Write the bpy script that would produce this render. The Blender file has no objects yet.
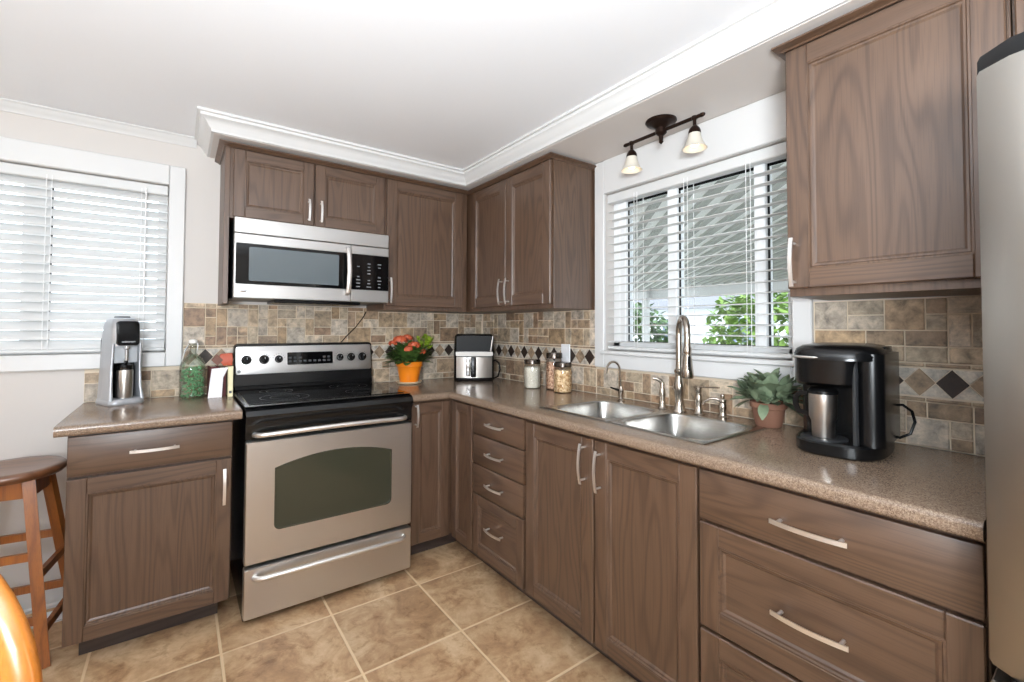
import bpy, bmesh, math, random
from mathutils import Vector, Matrix
random.seed(7)
PI = math.pi
scene = bpy.context.scene
COL = scene.collection

# ------------------------------------------------------------------ camera
F_PX, YAW, PITCH, ROLL, PX0, PY0 = 452.975, 0.61772, 0.02567, 0.00448, 500.903, 315.707
CAM = Vector((-1.88388, -2.8847, 1.27578))
cam_d = bpy.data.cameras.new('camera'); cam = bpy.data.objects.new('camera', cam_d); COL.objects.link(cam)
Fv = Vector((math.sin(YAW), math.cos(YAW), 0)); Rv = Vector((math.cos(YAW), -math.sin(YAW), 0)); Uv = Vector((0, 0, 1))
F2 = Fv*math.cos(PITCH) + Uv*math.sin(PITCH); U2 = Uv*math.cos(PITCH) - Fv*math.sin(PITCH)
R3 = Rv*math.cos(ROLL) + U2*math.sin(ROLL); U3 = U2*math.cos(ROLL) - Rv*math.sin(ROLL)
cam.matrix_world = Matrix(((R3.x, U3.x, -F2.x, CAM.x), (R3.y, U3.y, -F2.y, CAM.y), (R3.z, U3.z, -F2.z, CAM.z), (0, 0, 0, 1)))
cam_d.sensor_width = 36; cam_d.lens = F_PX/1024*36
cam_d.shift_x = (512-PX0)/1024; cam_d.shift_y = -(341-PY0)/1024
cam_d.clip_start = 0.02
scene.camera = cam

# ------------------------------------------------------------------ world, sun, lights, exposure
world = bpy.data.worlds.new('sky'); scene.world = world; world.use_nodes = True
wn = world.node_tree.nodes; wn['Background'].inputs[0].default_value = (0.86, 0.93, 1.0, 1); wn['Background'].inputs[1].default_value = 3.3

def light(name, kind, loc, energy, color=(1, 1, 1), rot=(0, 0, 0), **kw):
    d = bpy.data.lights.new(name, kind); d.energy = energy; d.color = color
    for k, v in kw.items(): setattr(d, k, v)
    o = bpy.data.objects.new(name, d); o.location = loc; o.rotation_euler = rot; COL.objects.link(o)
    return o
light('sun', 'SUN', (0, 0, 6), 5.5, (1, .95, .88), (math.radians(38), 0, math.radians(-50)), angle=.02)
# unseen warm light added left of the view, to reflect in the fridge door
light('warm_fill', 'POINT', (-3.9, -1.05, 1.5), 4, (1, .78, .5), shadow_soft_size=.2)
# unseen area lights added behind the camera, standing in for a bounced flash
light('ceiling_bounce', 'AREA', (-2.2, -3.1, 1.62), 5, (.91, .96, 1), (math.radians(180), 0, 0), shape='DISK', size=.9)
light('flash_stand_in', 'AREA', (-2.7, -3.75, 1.3), 88, (.87, .945, 1), (math.radians(150), 0, math.radians(-33)), shape='DISK', size=.6)
light('flash_stand_in', 'AREA', (-2.35, -3.3, 1.35), 82, (.87, .945, 1), (math.radians(149), 0, math.radians(-36)), shape='DISK', size=.6)
vs = scene.view_settings
vs.view_transform = 'Standard'; vs.look = 'None'; vs.gamma = 1; vs.use_curve_mapping = False; vs.exposure = -0.03
scene.cycles.max_bounces = 10; scene.cycles.transparent_max_bounces = 24
scene.cycles.use_denoising = True

# ------------------------------------------------------------------ materials
def lin(c):
    return tuple(((v/255)/12.92 if v/255 <= .04045 else ((v/255+.055)/1.055)**2.4) for v in c) + (1,)
def mat(name, rgb=(200, 200, 200), rough=.5, metal=0.0, spec=.5, coat=0.0, emit=None, es=0.0, trans=0.0):
    m = bpy.data.materials.new(name); m.use_nodes = True
    b = m.node_tree.nodes['Principled BSDF']
    b.inputs['Base Color'].default_value = lin(rgb); b.inputs['Roughness'].default_value = rough
    b.inputs['Metallic'].default_value = metal; b.inputs['Specular IOR Level'].default_value = spec
    b.inputs['Coat Weight'].default_value = coat
    b.inputs['Transmission Weight'].default_value = trans
    if emit: b.inputs['Emission Color'].default_value = lin(emit); b.inputs['Emission Strength'].default_value = es
    return m
class NT:
    def __init__(s, m): s.t = m.node_tree; s.b = s.t.nodes['Principled BSDF']
    def n(s, typ, **kw):
        x = s.t.nodes.new(typ)
        for k, v in kw.items(): setattr(x, k, v)
        return x
    def l(s, a, b): s.t.links.new(a, b)
    def coord(s, scale=(1, 1, 1), rnd=False, out='Object'):
        tc = s.n('ShaderNodeTexCoord'); mp = s.n('ShaderNodeMapping'); mp.inputs['Scale'].default_value = scale
        s.l(tc.outputs[out], mp.inputs[0])
        if rnd:
            oi = s.n('ShaderNodeObjectInfo'); ml = s.n('ShaderNodeMath', operation='MULTIPLY'); ml.inputs[1].default_value = 37.0
            cb = s.n('ShaderNodeCombineXYZ'); s.l(oi.outputs['Random'], ml.inputs[0])
            for i in range(3): s.l(ml.outputs[0], cb.inputs[i])
            s.l(cb.outputs[0], mp.inputs['Location'])
        return mp.outputs[0]
    def noise(s, co, scale, detail=4, rough=.6, dist=0):
        x = s.n('ShaderNodeTexNoise'); x.inputs['Scale'].default_value = scale; x.inputs['Detail'].default_value = detail
        x.inputs['Roughness'].default_value = rough; x.inputs['Distortion'].default_value = dist
        if co is not None: s.l(co, x.inputs['Vector'])
        return x.outputs[0]
    def math(s, op, a, b=None, clamp=False):
        x = s.n('ShaderNodeMath', operation=op); x.use_clamp = clamp
        for i, v in enumerate((a, b)):
            if v is None: continue
            if isinstance(v, (int, float)): x.inputs[i].default_value = v
            else: s.l(v, x.inputs[i])
        return x.outputs[0]
    def ramp(s, fac, stops):
        x = s.n('ShaderNodeValToRGB'); e = x.color_ramp.elements
        while len(e) < len(stops): e.new(.5)
        for i, (p, c) in enumerate(stops): e[i].position = p; e[i].color = lin(c) if max(c) > 1 else tuple(c)+(1,)
        s.l(fac, x.inputs[0]); return x.outputs[0]
    def mix(s, fac, a, b, blend='MIX'):
        x = s.n('ShaderNodeMix', data_type='RGBA', blend_type=blend)
        for sock, v in ((x.inputs[0], fac), (x.inputs[6], a), (x.inputs[7], b)):
            if isinstance(v, (int, float)): sock.default_value = v
            elif isinstance(v, tuple): sock.default_value = v
            else: s.l(v, sock)
        return x.outputs[2]
    def bump(s, h, strength=.2, dist=.002):
        x = s.n('ShaderNodeBump'); x.inputs['Strength'].default_value = strength; x.inputs['Distance'].default_value = dist
        s.l(h, x.inputs['Height']); s.l(x.outputs[0], s.b.inputs['Normal'])
    def base(s, c): s.l(c, s.b.inputs['Base Color'])
    def rough(s, c): s.l(c, s.b.inputs['Roughness'])

def wood(name, axis, light_c, mid_c, dark_c, rough=.38, ring=46, coat=0.0, fine=1.0):
    m = mat(name, mid_c, rough, coat=coat, spec=.85); t = NT(m)
    def sc(a, b): return {'z': (a, a, b), 'x': (b, a, a), 'y': (a, b, a)}[axis]
    n1 = t.noise(t.coord(sc(6.5, .6), True), 1.0, 2, .4, .2)
    rings = t.math('SINE', t.math('MULTIPLY', n1, ring*2.6))
    rings = t.math('MULTIPLY_ADD', rings, .5); rings.node.inputs[2].default_value = .5
    rings = t.math('POWER', rings, 2.5)
    n2 = t.noise(t.coord(sc(26, 1.0), True), 1.0, 3, .55)
    n3 = t.noise(t.coord(sc(300, 7), True), 1.0, 2, .5)
    f = t.math('ADD', t.math('MULTIPLY', rings, -.19*fine), t.math('MULTIPLY_ADD', n2, .28))
    f.node.inputs[1].links[0].from_node.inputs[2].default_value = .42
    c = t.ramp(f, [(.26, dark_c), (.52, mid_c), (.80, light_c)])
    pores = t.ramp(n3, [(.34, (.70, .67, .65)), (.50, (1, 1, 1))])
    c = t.mix(.6*fine, c, pores, 'MULTIPLY')
    t.base(c); t.bump(n3, .12, .0006)
    return m
OAKV = wood('stained_oak_upright_grain', 'z', (108, 83, 65), (91, 67, 50), (66, 46, 33), .42)
OAKH = wood('stained_oak_level_grain', 'x', (108, 83, 65), (91, 67, 50), (66, 46, 33), .42)
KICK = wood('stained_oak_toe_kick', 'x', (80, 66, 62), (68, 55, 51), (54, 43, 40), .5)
HONEY = wood('honey_oak', 'z', (176, 108, 44), (152, 86, 30), (110, 58, 18), .34, 30, .1)
HONEYX = wood('honey_oak_seat', 'x', (132, 88, 56), (112, 70, 42), (80, 48, 28), .32, 30, .2)
GOLD = wood('golden_oak', 'z', (206, 134, 58), (192, 116, 42), (158, 86, 26), .28, 26, .25, .6)

def brushed(name, rgb, rough, axis='x', sc=400):
    m = mat(name, rgb, rough, 1.0); t = NT(m)
    v = {'x': (2, sc, sc), 'z': (sc, sc, 2), 'y': (sc, 2, sc)}[axis]
    n = t.noise(t.coord(v), 1.0, 2, .5)
    t.rough(t.math('ADD', t.math('MULTIPLY', n, .10), rough-.05))
    return m
STEEL = brushed('brushed_stainless', (206, 204, 202), .36)
STEELV = brushed('brushed_stainless_upright', (196, 190, 184), .30, 'z')
FRIDGEM = brushed('fridge_stainless', (166, 161, 154), .33, 'z')
SINKM = mat('satin_stainless_sink', (186, 184, 180), .27, 1.0)
NICKEL = mat('satin_nickel', (236, 233, 230), .42, 1.0)
BRUSHN = mat('brushed_nickel_tap', (188, 178, 166), .24, 1.0)
CHROME = mat('polished_steel', (225, 225, 225), .1, 1.0)
BLACKG = mat('black_glass', (9, 9, 10), .06, 0, .5)
BLACKP = mat('black_plastic', (11, 11, 12), .26, spec=.4)
SATINB = mat('satin_black_plastic', (13, 13, 14), .5, spec=.25)
BLACKM = mat('black_enamel', (13, 13, 14), .22)
GREYP = mat('grey_plastic', (70, 72, 74), .4)
DGREY = mat('dark_grey_plastic', (42, 43, 45), .35)
SILVERP = mat('silver_plastic', (188, 190, 194), .33, .55)
WHITE = mat('white_trim_paint', (214, 213, 212), .42)
WHITEV = mat('white_vinyl', (243, 243, 243), .4)
SLAT = mat('white_blind_slat', (212, 212, 211), .45)
BRONZE = mat('oil_rubbed_bronze', (52, 38, 32), .35, .85)
MARK = mat('pale_print', (205, 205, 205), .5)
GREYMARK = mat('grey_print', (120, 122, 124), .5)
PLATE = mat('white_switch_plate', (238, 238, 240), .35)
TERRA = mat('terracotta', (134, 94, 75), .75)
ORANGE = mat('orange_glazed_pot', (246, 138, 28), .3, coat=.3)
SAUCER = mat('cream_saucer', (222, 200, 168), .45)
SOIL = mat('potting_soil', (50, 38, 30), .95)
CORDM = mat('clear_cord', (238, 238, 238), .5)

def thin_glass(name, tint=(255, 255, 255), refl=.1):
    m = bpy.data.materials.new(name); m.use_nodes = True; nt = m.node_tree; nt.nodes.remove(nt.nodes['Principled BSDF'])
    tr = nt.nodes.new('ShaderNodeBsdfTransparent'); tr.inputs[0].default_value = lin(tint)
    gl = nt.nodes.new('ShaderNodeBsdfGlossy'); gl.inputs['Roughness'].default_value = .03
    lw = nt.nodes.new('ShaderNodeLayerWeight'); lw.inputs[0].default_value = .35
    ml = nt.nodes.new('ShaderNodeMath'); ml.operation = 'MULTIPLY_ADD'; ml.inputs[1].default_value = .5; ml.inputs[2].default_value = refl*.4
    mx = nt.nodes.new('ShaderNodeMixShader')
    nt.links.new(lw.outputs['Fresnel'], ml.inputs[0]); nt.links.new(ml.outputs[0], mx.inputs[0])
    nt.links.new(tr.outputs[0], mx.inputs[1]); nt.links.new(gl.outputs[0], mx.inputs[2])
    nt.links.new(mx.outputs[0], nt.nodes['Material Output'].inputs[0])
    return m
GLASS = thin_glass('clear_glass'); PANE = thin_glass('window_glass', (250, 253, 255), .05)
GREENGL = thin_glass('pale_green_glass', (246, 251, 247))

def leaf_mat(name, a, b, rough=.45):
    m = mat(name, a, rough); t = NT(m)
    t.base(t.mix(t.noise(t.coord((1, 1, 1)), 45, 3), lin(a), lin(b))); return m
LEAF = leaf_mat('dark_green_leaf', (52, 84, 38), (98, 128, 58))
LIME = leaf_mat('young_lime_leaf', (126, 158, 40), (160, 178, 60))
CORAL = leaf_mat('coral_petal', (190, 74, 42), (210, 108, 70))
SAGE = leaf_mat('grey_green_succulent_leaf', (96, 116, 88), (140, 152, 124), .55)
PEBBLE = leaf_mat('green_filler', (84, 150, 94), (146, 192, 148), .3)
TREE = leaf_mat('garden_leaf', (76, 116, 46), (140, 170, 80), .6)
TREE2 = leaf_mat('garden_leaf_dark', (50, 84, 44), (96, 126, 76), .6)

# walls, ceiling
def paint(name, rgb, rough=.6, sc=180, st=.03):
    m = mat(name, rgb, rough); t = NT(m); t.bump(t.noise(t.coord(), sc, 3), st, .002); return m
WALL = paint('wall_paint', (204, 198, 193)); CEIL = paint('ceiling_paint', (238, 239, 242), .8, 60, .12); SOFF = paint('soffit_paint', (212, 205, 200))
# floor tiles
TS, OX, OY = .4174, -.892, -.7947
def floor_mat():
    m = mat('travertine_floor', (150, 120, 92), .42); t = NT(m)
    tc = t.n('ShaderNodeTexCoord'); sx = t.n('ShaderNodeSeparateXYZ'); t.l(tc.outputs['Object'], sx.inputs[0])
    u = t.math('DIVIDE', t.math('SUBTRACT', sx.outputs[0], OX), TS); v = t.math('DIVIDE', t.math('SUBTRACT', sx.outputs[1], OY), TS)
    wob = t.math('MULTIPLY', t.math('SUBTRACT', t.noise(t.coord(), 30, 3), .5), .006)
    def edge(w):
        f = t.math('FRACT', w); return t.math('ADD', t.math('MINIMUM', f, t.math('SUBTRACT', 1.0, f)), wob)
    e = t.math('MINIMUM', edge(u), edge(v))
    g = t.math('SMOOTH_MIN', 1.0, 1.0)
    mr = t.n('ShaderNodeMapRange'); mr.interpolation_type = 'SMOOTHSTEP'; mr.inputs[1].default_value = .008; mr.inputs[2].default_value = .016; t.l(e, mr.inputs[0])
    cell = t.n('ShaderNodeCombineXYZ'); t.l(t.math('FLOOR', u), cell.inputs[0]); t.l(t.math('FLOOR', v), cell.inputs[1])
    wnz = t.n('ShaderNodeTexWhiteNoise'); wnz.noise_dimensions = '3D'; t.l(cell.outputs[0], wnz.inputs[0])
    off = t.n('ShaderNodeVectorMath', operation='MULTIPLY_ADD'); off.inputs[1].default_value = (9, 9, 9)
    t.l(wnz.outputs[1], off.inputs[0]); t.l(tc.outputs['Object'], off.inputs[2])
    n1 = t.noise(off.outputs[0], 5, 8, .68, .8); n2 = t.noise(off.outputs[0], 22, 6, .7, .3); n3 = t.noise(off.outputs[0], 11, 3, .6, 1.5)
    c = t.ramp(t.math('ADD', t.math('MULTIPLY', n1, .72), t.math('MULTIPLY', n2, .28)), [(.34, (150, 115, 84)), (.46, (184, 147, 110)), (.55, (204, 171, 133)), (.70, (228, 202, 168))])
    pit = t.ramp(t.math('MULTIPLY', n2, n3), [(.14, (.62, .52, .42)), (.22, (1, 1, 1))])
    c = t.mix(.6, c, pit, 'MULTIPLY')
    hsv = t.n('ShaderNodeHueSaturation'); t.l(c, hsv.inputs['Color']); t.l(t.math('MULTIPLY_ADD', wnz.outputs[0], .22), hsv.inputs['Value'])
    hsv.inputs['Value'].links[0].from_node.inputs[2].default_value = .9
    c = t.mix(mr.outputs[0], lin((226, 198, 160)), hsv.outputs[0])
    t.base(c)
    h = t.math('ADD', mr.outputs[0], t.math('MULTIPLY', n2, .15)); t.bump(h, .5, .003)
    t.rough(t.math('MULTIPLY_ADD', n2, .3)); t.b.inputs['Roughness'].links[0].from_node.inputs[2].default_value = .28
    return m
FLOOR = floor_mat()
def tile_mat():
    m = mat('tumbled_stone', (190, 160, 130), .55); t = NT(m)
    at = t.n('ShaderNodeVertexColor'); at.layer_name = 'stone'
    n1 = t.noise(t.coord(), 28, 6, .65, .4); n2 = t.noise(t.coord(), 120, 4, .6)
    c = t.mix(.75, at.outputs[0], t.ramp(n1, [(.3, (.90, .86, .82)), (.7, (1.12, 1.12, 1.12))]), 'MULTIPLY')
    c = t.mix(.35, c, t.ramp(n2, [(.33, (.74, .68, .63)), (.47, (1, 1, 1))]), 'MULTIPLY')
    t.base(c); t.bump(n2, .35, .0015); return m
STONE = tile_mat()
GROUT = paint('sand_grout', (218, 202, 180), .8, 300, .1)
def counter_mat():
    m = mat('speckled_laminate', (140, 120, 102), .2); t = NT(m); co = t.coord()
    n1 = t.noise(co, 520, 2, .6); n2 = t.noise(co, 260, 2, .5); n3 = t.noise(co, 9, 3)
    c = t.ramp(n1, [(.30, (86, 70, 58)), (.43, (126, 105, 88)), (.56, (136, 115, 97)), (.68, (168, 148, 128))])
    c = t.mix(.5, c, t.ramp(n2, [(.36, (98, 80, 68)), (.5, (132, 111, 94)), (.64, (162, 142, 122))]))
    t.base(c); t.rough(t.math('MULTIPLY_ADD', n3, .08)); t.b.inputs['Roughness'].links[0].from_node.inputs[2].default_value = .15
    return m
COUNTER = counter_mat()

# ------------------------------------------------------------------ mesh helpers
class MB:
    def __init__(s): s.V = []; s.F = []; s.M = []; s.T = None; s.m = 0; s.C = []; s.col = None
    def add(s, vs, fs):
        o = len(s.V)
        for v in vs:
            v = Vector(v)
            s.V.append(tuple(s.T @ v) if s.T else tuple(v))
        for f in fs: s.F.append([o+i for i in f]); s.M.append(s.m); s.C.append(s.col)
        return s
    def box(s, x0, x1, y0, y1, z0, z1, b=0, seg=1):
        x0, x1 = min(x0, x1), max(x0, x1); y0, y1 = min(y0, y1), max(y0, y1); z0, z1 = min(z0, z1), max(z0, z1)
        if b <= 0:
            vs = [(x, y, z) for x in (x0, x1) for y in (y0, y1) for z in (z0, z1)]
            return s.add(vs, [(0, 1, 3, 2), (4, 6, 7, 5), (0, 4, 5, 1), (2, 3, 7, 6), (0, 2, 6, 4), (1, 5, 7, 3)])
        bm = bmesh.new(); bmesh.ops.create_cube(bm, size=1)
        for v in bm.verts: v.co = Vector(((x0+x1)/2+v.co.x*(x1-x0), (y0+y1)/2+v.co.y*(y1-y0), (z0+z1)/2+v.co.z*(z1-z0)))
        bmesh.ops.bevel(bm, geom=bm.edges[:], offset=b, segments=seg, profile=.5, affect='EDGES')
        return s.take(bm)
    def take(s, bm):
        bm.verts.index_update()
        s.add([v.co.copy() for v in bm.verts], [[v.index for v in f.verts] for f in bm.faces]); bm.free(); return s
    def loft(s, loops, caps=(True, True), closed=True):
        n = len(loops[0]); vs = [p for L in loops for p in L]; fs = []
        for k in range(len(loops)-1):
            for i in range(n if closed else n-1):
                j = (i+1) % n; fs.append((k*n+i, k*n+j, (k+1)*n+j, (k+1)*n+i))
        if caps[0]: fs.append(tuple(range(n))[::-1])
        if caps[1]: fs.append(tuple((len(loops)-1)*n+i for i in range(n)))
        return s.add(vs, fs)
    def lathe(s, prof, c=(0, 0, 0), seg=32, caps=(True, True)):
        return s.loft([[(c[0]+r*math.cos(2*PI*i/seg), c[1]+r*math.sin(2*PI*i/seg), c[2]+z) for i in range(seg)] for r, z in prof], caps)
    def prism(s, poly, z0, z1, b=0):
        if b: 
            c = Vector((sum(p[0] for p in poly)/len(poly), sum(p[1] for p in poly)/len(poly)))
            def ins(p):
                d = Vector(p)-c; L = d.length; return tuple(c+d*(1-b/L))
            q = [ins(p) for p in poly]
            return s.loft([[(*p, z0) for p in q], [(*p, z0+b) for p in poly], [(*p, z1-b) for p in poly], [(*p, z1) for p in q]])
        return s.loft([[(p[0], p[1], z0) for p in poly], [(p[0], p[1], z1) for p in poly]])
    def sweep(s, pts, sec, up=None, caps=True, closed=False):
        # sec: list of (a,b) offsets or a function i -> list ; along normal/binormal
        pts = [Vector(p) for p in pts]; n = len(pts); loops = []; prevn = None
        for i, p in enumerate(pts):
            a = pts[(i-1) % n] if (i > 0 or closed) else p; c = pts[(i+1) % n] if (i < n-1 or closed) else p
            t = (c-a).normalized()
            if up is not None:
                nn = Vector(up).cross(t)
                if nn.length < 1e-6: nn = t.orthogonal()
                nn.normalize()
            else:
                nn = t.orthogonal().normalized() if prevn is None else (prevn - t*prevn.dot(t)).normalized()
            prevn = nn; bb = t.cross(nn)
            S = sec(i) if callable(sec) else sec
            loops.append([p+nn*u+bb*v for u, v in S])
        if closed: loops.append(loops[0]); return s.loft(loops, (False, False))
        return s.loft(loops, (caps, caps))
    def tube(s, pts, r, seg=10, caps=True, closed=False):
        def sec(i):
            rr = r[i] if isinstance(r, (list, tuple)) else r
            return [(rr*math.cos(2*PI*k/seg), rr*math.sin(2*PI*k/seg)) for k in range(seg)]
        return s.sweep(pts, sec, None, caps, closed)
    def ell(s, c, r, seg=12, rings=8):
        if isinstance(r, (int, float)): r = (r, r, r)
        loops = []
        for k in range(rings+1):
            a = -PI/2+PI*k/rings; q = max(math.cos(a), .02)
            loops.append([(c[0]+r[0]*q*math.cos(2*PI*i/seg), c[1]+r[1]*q*math.sin(2*PI*i/seg), c[2]+r[2]*math.sin(a)) for i in range(seg)])
        return s.loft(loops)
    def leaf(s, base, d, up, L, W, curl=.15, n=5, fold=.12):
        d = Vector(d).normalized(); side = d.cross(Vector(up))
        if side.length < 1e-4: side = d.orthogonal()
        side.normalize(); nn = side.cross(d).normalized(); vs = []; base = Vector(base)
        for i in range(n+1):
            t = i/n; w = W*.5*(math.sin(PI*min(1, (t*.92+.06)))**.75)
            p = base+d*(L*t)-nn*(curl*L*t*t)
            vs += [p-side*w+nn*fold*w, p, p+side*w+nn*fold*w]
        fs = []
        for i in range(n):
            a = i*3
            fs += [(a, a+1, a+4, a+3), (a+1, a+2, a+5, a+4)]
        return s.add(vs, fs)
    def build(s, name, mats, parent=None, smooth=35, label=None):
        me = bpy.data.meshes.new(name); me.from_pydata(s.V, [], s.F)
        if not isinstance(mats, (list, tuple)): mats = [mats]
        for m in mats: me.materials.append(m)
        me.polygons.foreach_set('material_index', s.M)
        if any(c is not None for c in s.C):
            ca = me.color_attributes.new('stone', 'FLOAT_COLOR', 'CORNER')
            for p in me.polygons:
                c = s.C[p.index] or (1, 1, 1, 1)
                for li in p.loop_indices: ca.data[li].color = c
        bm = bmesh.new(); bm.from_mesh(me); bmesh.ops.recalc_face_normals(bm, faces=bm.faces[:]); bm.to_mesh(me); bm.free()
        me.shade_smooth(); me.set_sharp_from_angle(angle=math.radians(smooth))
        o = bpy.data.objects.new(name, me); COL.objects.link(o)
        if parent: o.parent = parent
        if label: o['label'] = label
        return o
def thing(name, label, cat, loc=(0, 0, 0), rz=0, group=None):
    o = bpy.data.objects.new(name, None); o.empty_display_size = .1; COL.objects.link(o)
    o.location = loc; o.rotation_euler = (0, 0, rz); o['label'] = label; o['category'] = cat
    if group: o['group'] = group
    return o
def tag(o, label, cat, group=None, loc=None):
    o['label'] = label; o['category'] = cat
    if group: o['group'] = group
    if loc: o.location = loc
    return o
def struct(o): o['kind'] = 'structure'; return o
def rrect(x0, x1, y0, y1, r, n=5):
    pts = []
    for cx, cy, a0 in ((x1-r, y1-r, 0), (x0+r, y1-r, PI/2), (x0+r, y0+r, PI), (x1-r, y0+r, 1.5*PI)):
        for k in range(n+1):
            a = a0+PI/2*k/n; pts.append((cx+r*math.cos(a), cy+r*math.sin(a)))
    return pts
def arc(c, r, a0, a1, n, ax='xz'):
    out = []
    for k in range(n+1):
        a = a0+(a1-a0)*k/n; u, v = r*math.cos(a), r*math.sin(a)
        out.append({'xz': (c[0]+u, c[1], c[2]+v), 'yz': (c[0], c[1]+u, c[2]+v), 'xy': (c[0]+u, c[1]+v, c[2])}[ax])
    return out
def text(name, body, size, loc, rot, m, parent=None):
    cu = bpy.data.curves.new(name, 'FONT'); cu.body = body; cu.size = size; cu.extrude = .0003; cu.align_x = 'CENTER'; cu.align_y = 'CENTER'
    tmp = bpy.data.objects.new(name, cu); COL.objects.link(tmp)
    dg = bpy.context.evaluated_depsgraph_get(); me = bpy.data.meshes.new_from_object(tmp.evaluated_get(dg))
    bpy.data.objects.remove(tmp); me.materials.clear(); me.materials.append(m)
    o = bpy.data.objects.new(name, me); COL.objects.link(o); o.location = loc; o.rotation_euler = rot
    if parent: o.parent = parent
    return o

# ------------------------------------------------------------------ the room
CZ = 2.265          # ceiling height
SZ = 2.183          # underside of the bulkhead
XL, YB = -4.3, -5.0 # far sides of the room
WX0, WX1, WZ0, WZ1 = -3.05, -1.937, 1.142, 2.0          # opening of the window in the back wall
VY0, VY1, VZ0, VZ1 = -1.217, -2.135, 1.155, 2.0         # opening of the window in the right wall
struct(MB().box(XL-.15, .15, YB-.15, .15, -.1, 0).build('floor', FLOOR))
struct(MB().box(XL-.15, .15, YB-.15, .15, CZ, CZ+.2).build('ceiling', CEIL))
w = MB()
w.box(XL-.15, WX0, 0, .15, 0, CZ).box(WX1, .15, 0, .15, 0, CZ).box(WX0, WX1, 0, .15, 0, WZ0).box(WX0, WX1, 0, .15, WZ1, CZ)
struct(w.build('wall_back', WALL))
w = MB()
w.box(0, .15, VY0, 0, 0, CZ).box(0, .15, YB, VY1, 0, CZ).box(0, .15, VY1, VY0, 0, VZ0).box(0, .15, VY1, VY0, VZ1, CZ)
struct(w.build('wall_right', WALL))
struct(MB().box(XL-.15, XL, YB, 0, 0, CZ).build('wall_left', WALL))
w = MB()
w.box(XL-.15, .15, YB-.15, YB, 0, CZ)
struct(w.build('wall_front', WALL))
# bulkhead over the wall cabinets and its crown moulding
SOX, SOL = -.385, -1.765
s = MB(); s.prism([(SOL, -.0005), (SOL, SOX), (SOX, SOX), (SOX, YB), (-.0005, YB), (-.0005, -.0005)], SZ, CZ-.0005)
struct(s.build('trim_1', SOFF))
prof = [(0, 0), (.012, 0), (.014, .012), (.022, .018), (.030, .034), (.048, .050), (.056, .054), (.058, .066), (.070, .068), (.070, .0795), (0, .0795)]
def crown(path, prof, z, mname, close=False):
    # path: plan polyline with the wall on its left hand; profile goes out to the right of travel
    b = MB(); loops = []; n = len(path)
    for i, p in enumerate(path):
        p = Vector(p); d0 = (p-Vector(path[i-1])).normalized() if i else None
        d1 = (Vector(path[i+1])-p).normalized() if i < n-1 else None
        n0 = Vector((d0.y, -d0.x)) if d0 else None; n1 = Vector((d1.y, -d1.x)) if d1 else None
        if n0 and n1: q = (n0+n1); q = q/(1+n0.dot(n1))
        else: q = n0 or n1
        loops.append([(p.x+q.x*o, p.y+q.y*o, z+h) for o, h in prof])
    b.loft(loops); return b
e = .0005
struct(crown([(SOL-e, -.001), (SOL-e, SOX-e), (SOX-e, SOX-e), (SOX-e, YB)], prof, SZ+.002, '').build('trim_2', WHITE, smooth=50))
prof2 = [(0, 0), (.008, 0), (.011, .008), (.022, .016), (.034, .030), (.038, .036), (.046, .038), (.046, .0445), (0, .0445)]
struct(crown([(XL, -e), (SOL-.06, -e)], prof2, CZ-.0455, '').build('trim_3', WHITE, smooth=50))
# baseboard along the back wall left of the cabinets
struct(crown([(XL, -e), (-2.215, -e)], [(0, 0), (.022, 0), (.022, .012), (.014, .02), (.014, .085), (.008, .1), (0, .1)], 0.0005, '').build('baseboard_back', WHITE))

# ------------------------------------------------------------------ windows
def casing(name, rects, m=WHITE):
    b = MB()
    for r in rects: b.box(*r, b=.004)
    return struct(b.build(name, m))
t = .02
casing('trim_4', [(WX1, -1.868, -t, -e, 1.07, 2.1), (-3.12, WX0, -t, -e, 1.07, 2.1), (WX0, WX1, -t-.004, -e, WZ1, 2.1), (WX0, WX1, -t-.004, -e, 1.07, WZ0)])
casing('trim_5', [(-t, -e, VY0, -1.15, 1.063, SZ-.001), (-t, -e, -2.2, VY1, 1.063, SZ-.001), (-t-.004, -e, VY1, VY0, VZ1, SZ-.001), (-t-.004, -e, VY1, VY0, 1.063, VZ0-.02)])
casing('trim_6', [(-.036, -e, -2.15, -1.2, VZ0-.02, VZ0)])
# jamb liners
def window(n, x0, x1, z0, z1, posts, sash, T):
    """white vinyl slider: local x along the wall, local +y outside"""
    fr = MB(); fr.T = T
    fr.box(x0, x1, .06, .13, z0, z0+.045, .004).box(x0, x1, .06, .13, z1-.045, z1, .004)
    fr.box(x0, x0+.045, .06, .13, z0, z1, .004).box(x1-.045, x1, .06, .13, z0, z1, .004)
    for a, b in posts: fr.box(a, b, .058, .125, z0+.04, z1-.04, .004)
    w = struct(fr.build('window_%d' % n, WHITEV))
    g = MB(); g.T = T
    for a, b in sash: g.box(a, b, .088, .092, z0+.04, z1-.04)
    g.build('pane', PANE, w)
    k = MB(); k.T = T
    for a, b in sash:
        zz0, zz1 = z0+.045, z1-.045
        k.box(a, b, .080, .084, zz1-.012, zz1).box(a, b, .080, .084, zz0, zz0+.006).box(a, a+.008, .080, .084, zz0, zz1)
    k.build('gasket', BLACKP, w)
    return w
window(1, WX0, WX1, WZ0, WZ1, [(-2.475, -2.385)], [(-3.0, -2.475), (-2.385, -1.985)], Matrix.Identity(4))
RW = Matrix(((0, 1, 0, 0), (-1, 0, 0, 0), (0, 0, 1, 0), (0, 0, 0, 1)))   # local x -> -Y, local y -> +X
window(2, 1.217, 2.135, 1.155, 2.0, [(1.262, 1.30), (1.555, 1.605), (1.965, 2.01)], [(1.30, 1.555), (1.605, 1.965), (2.01, 2.09)], RW)
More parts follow.
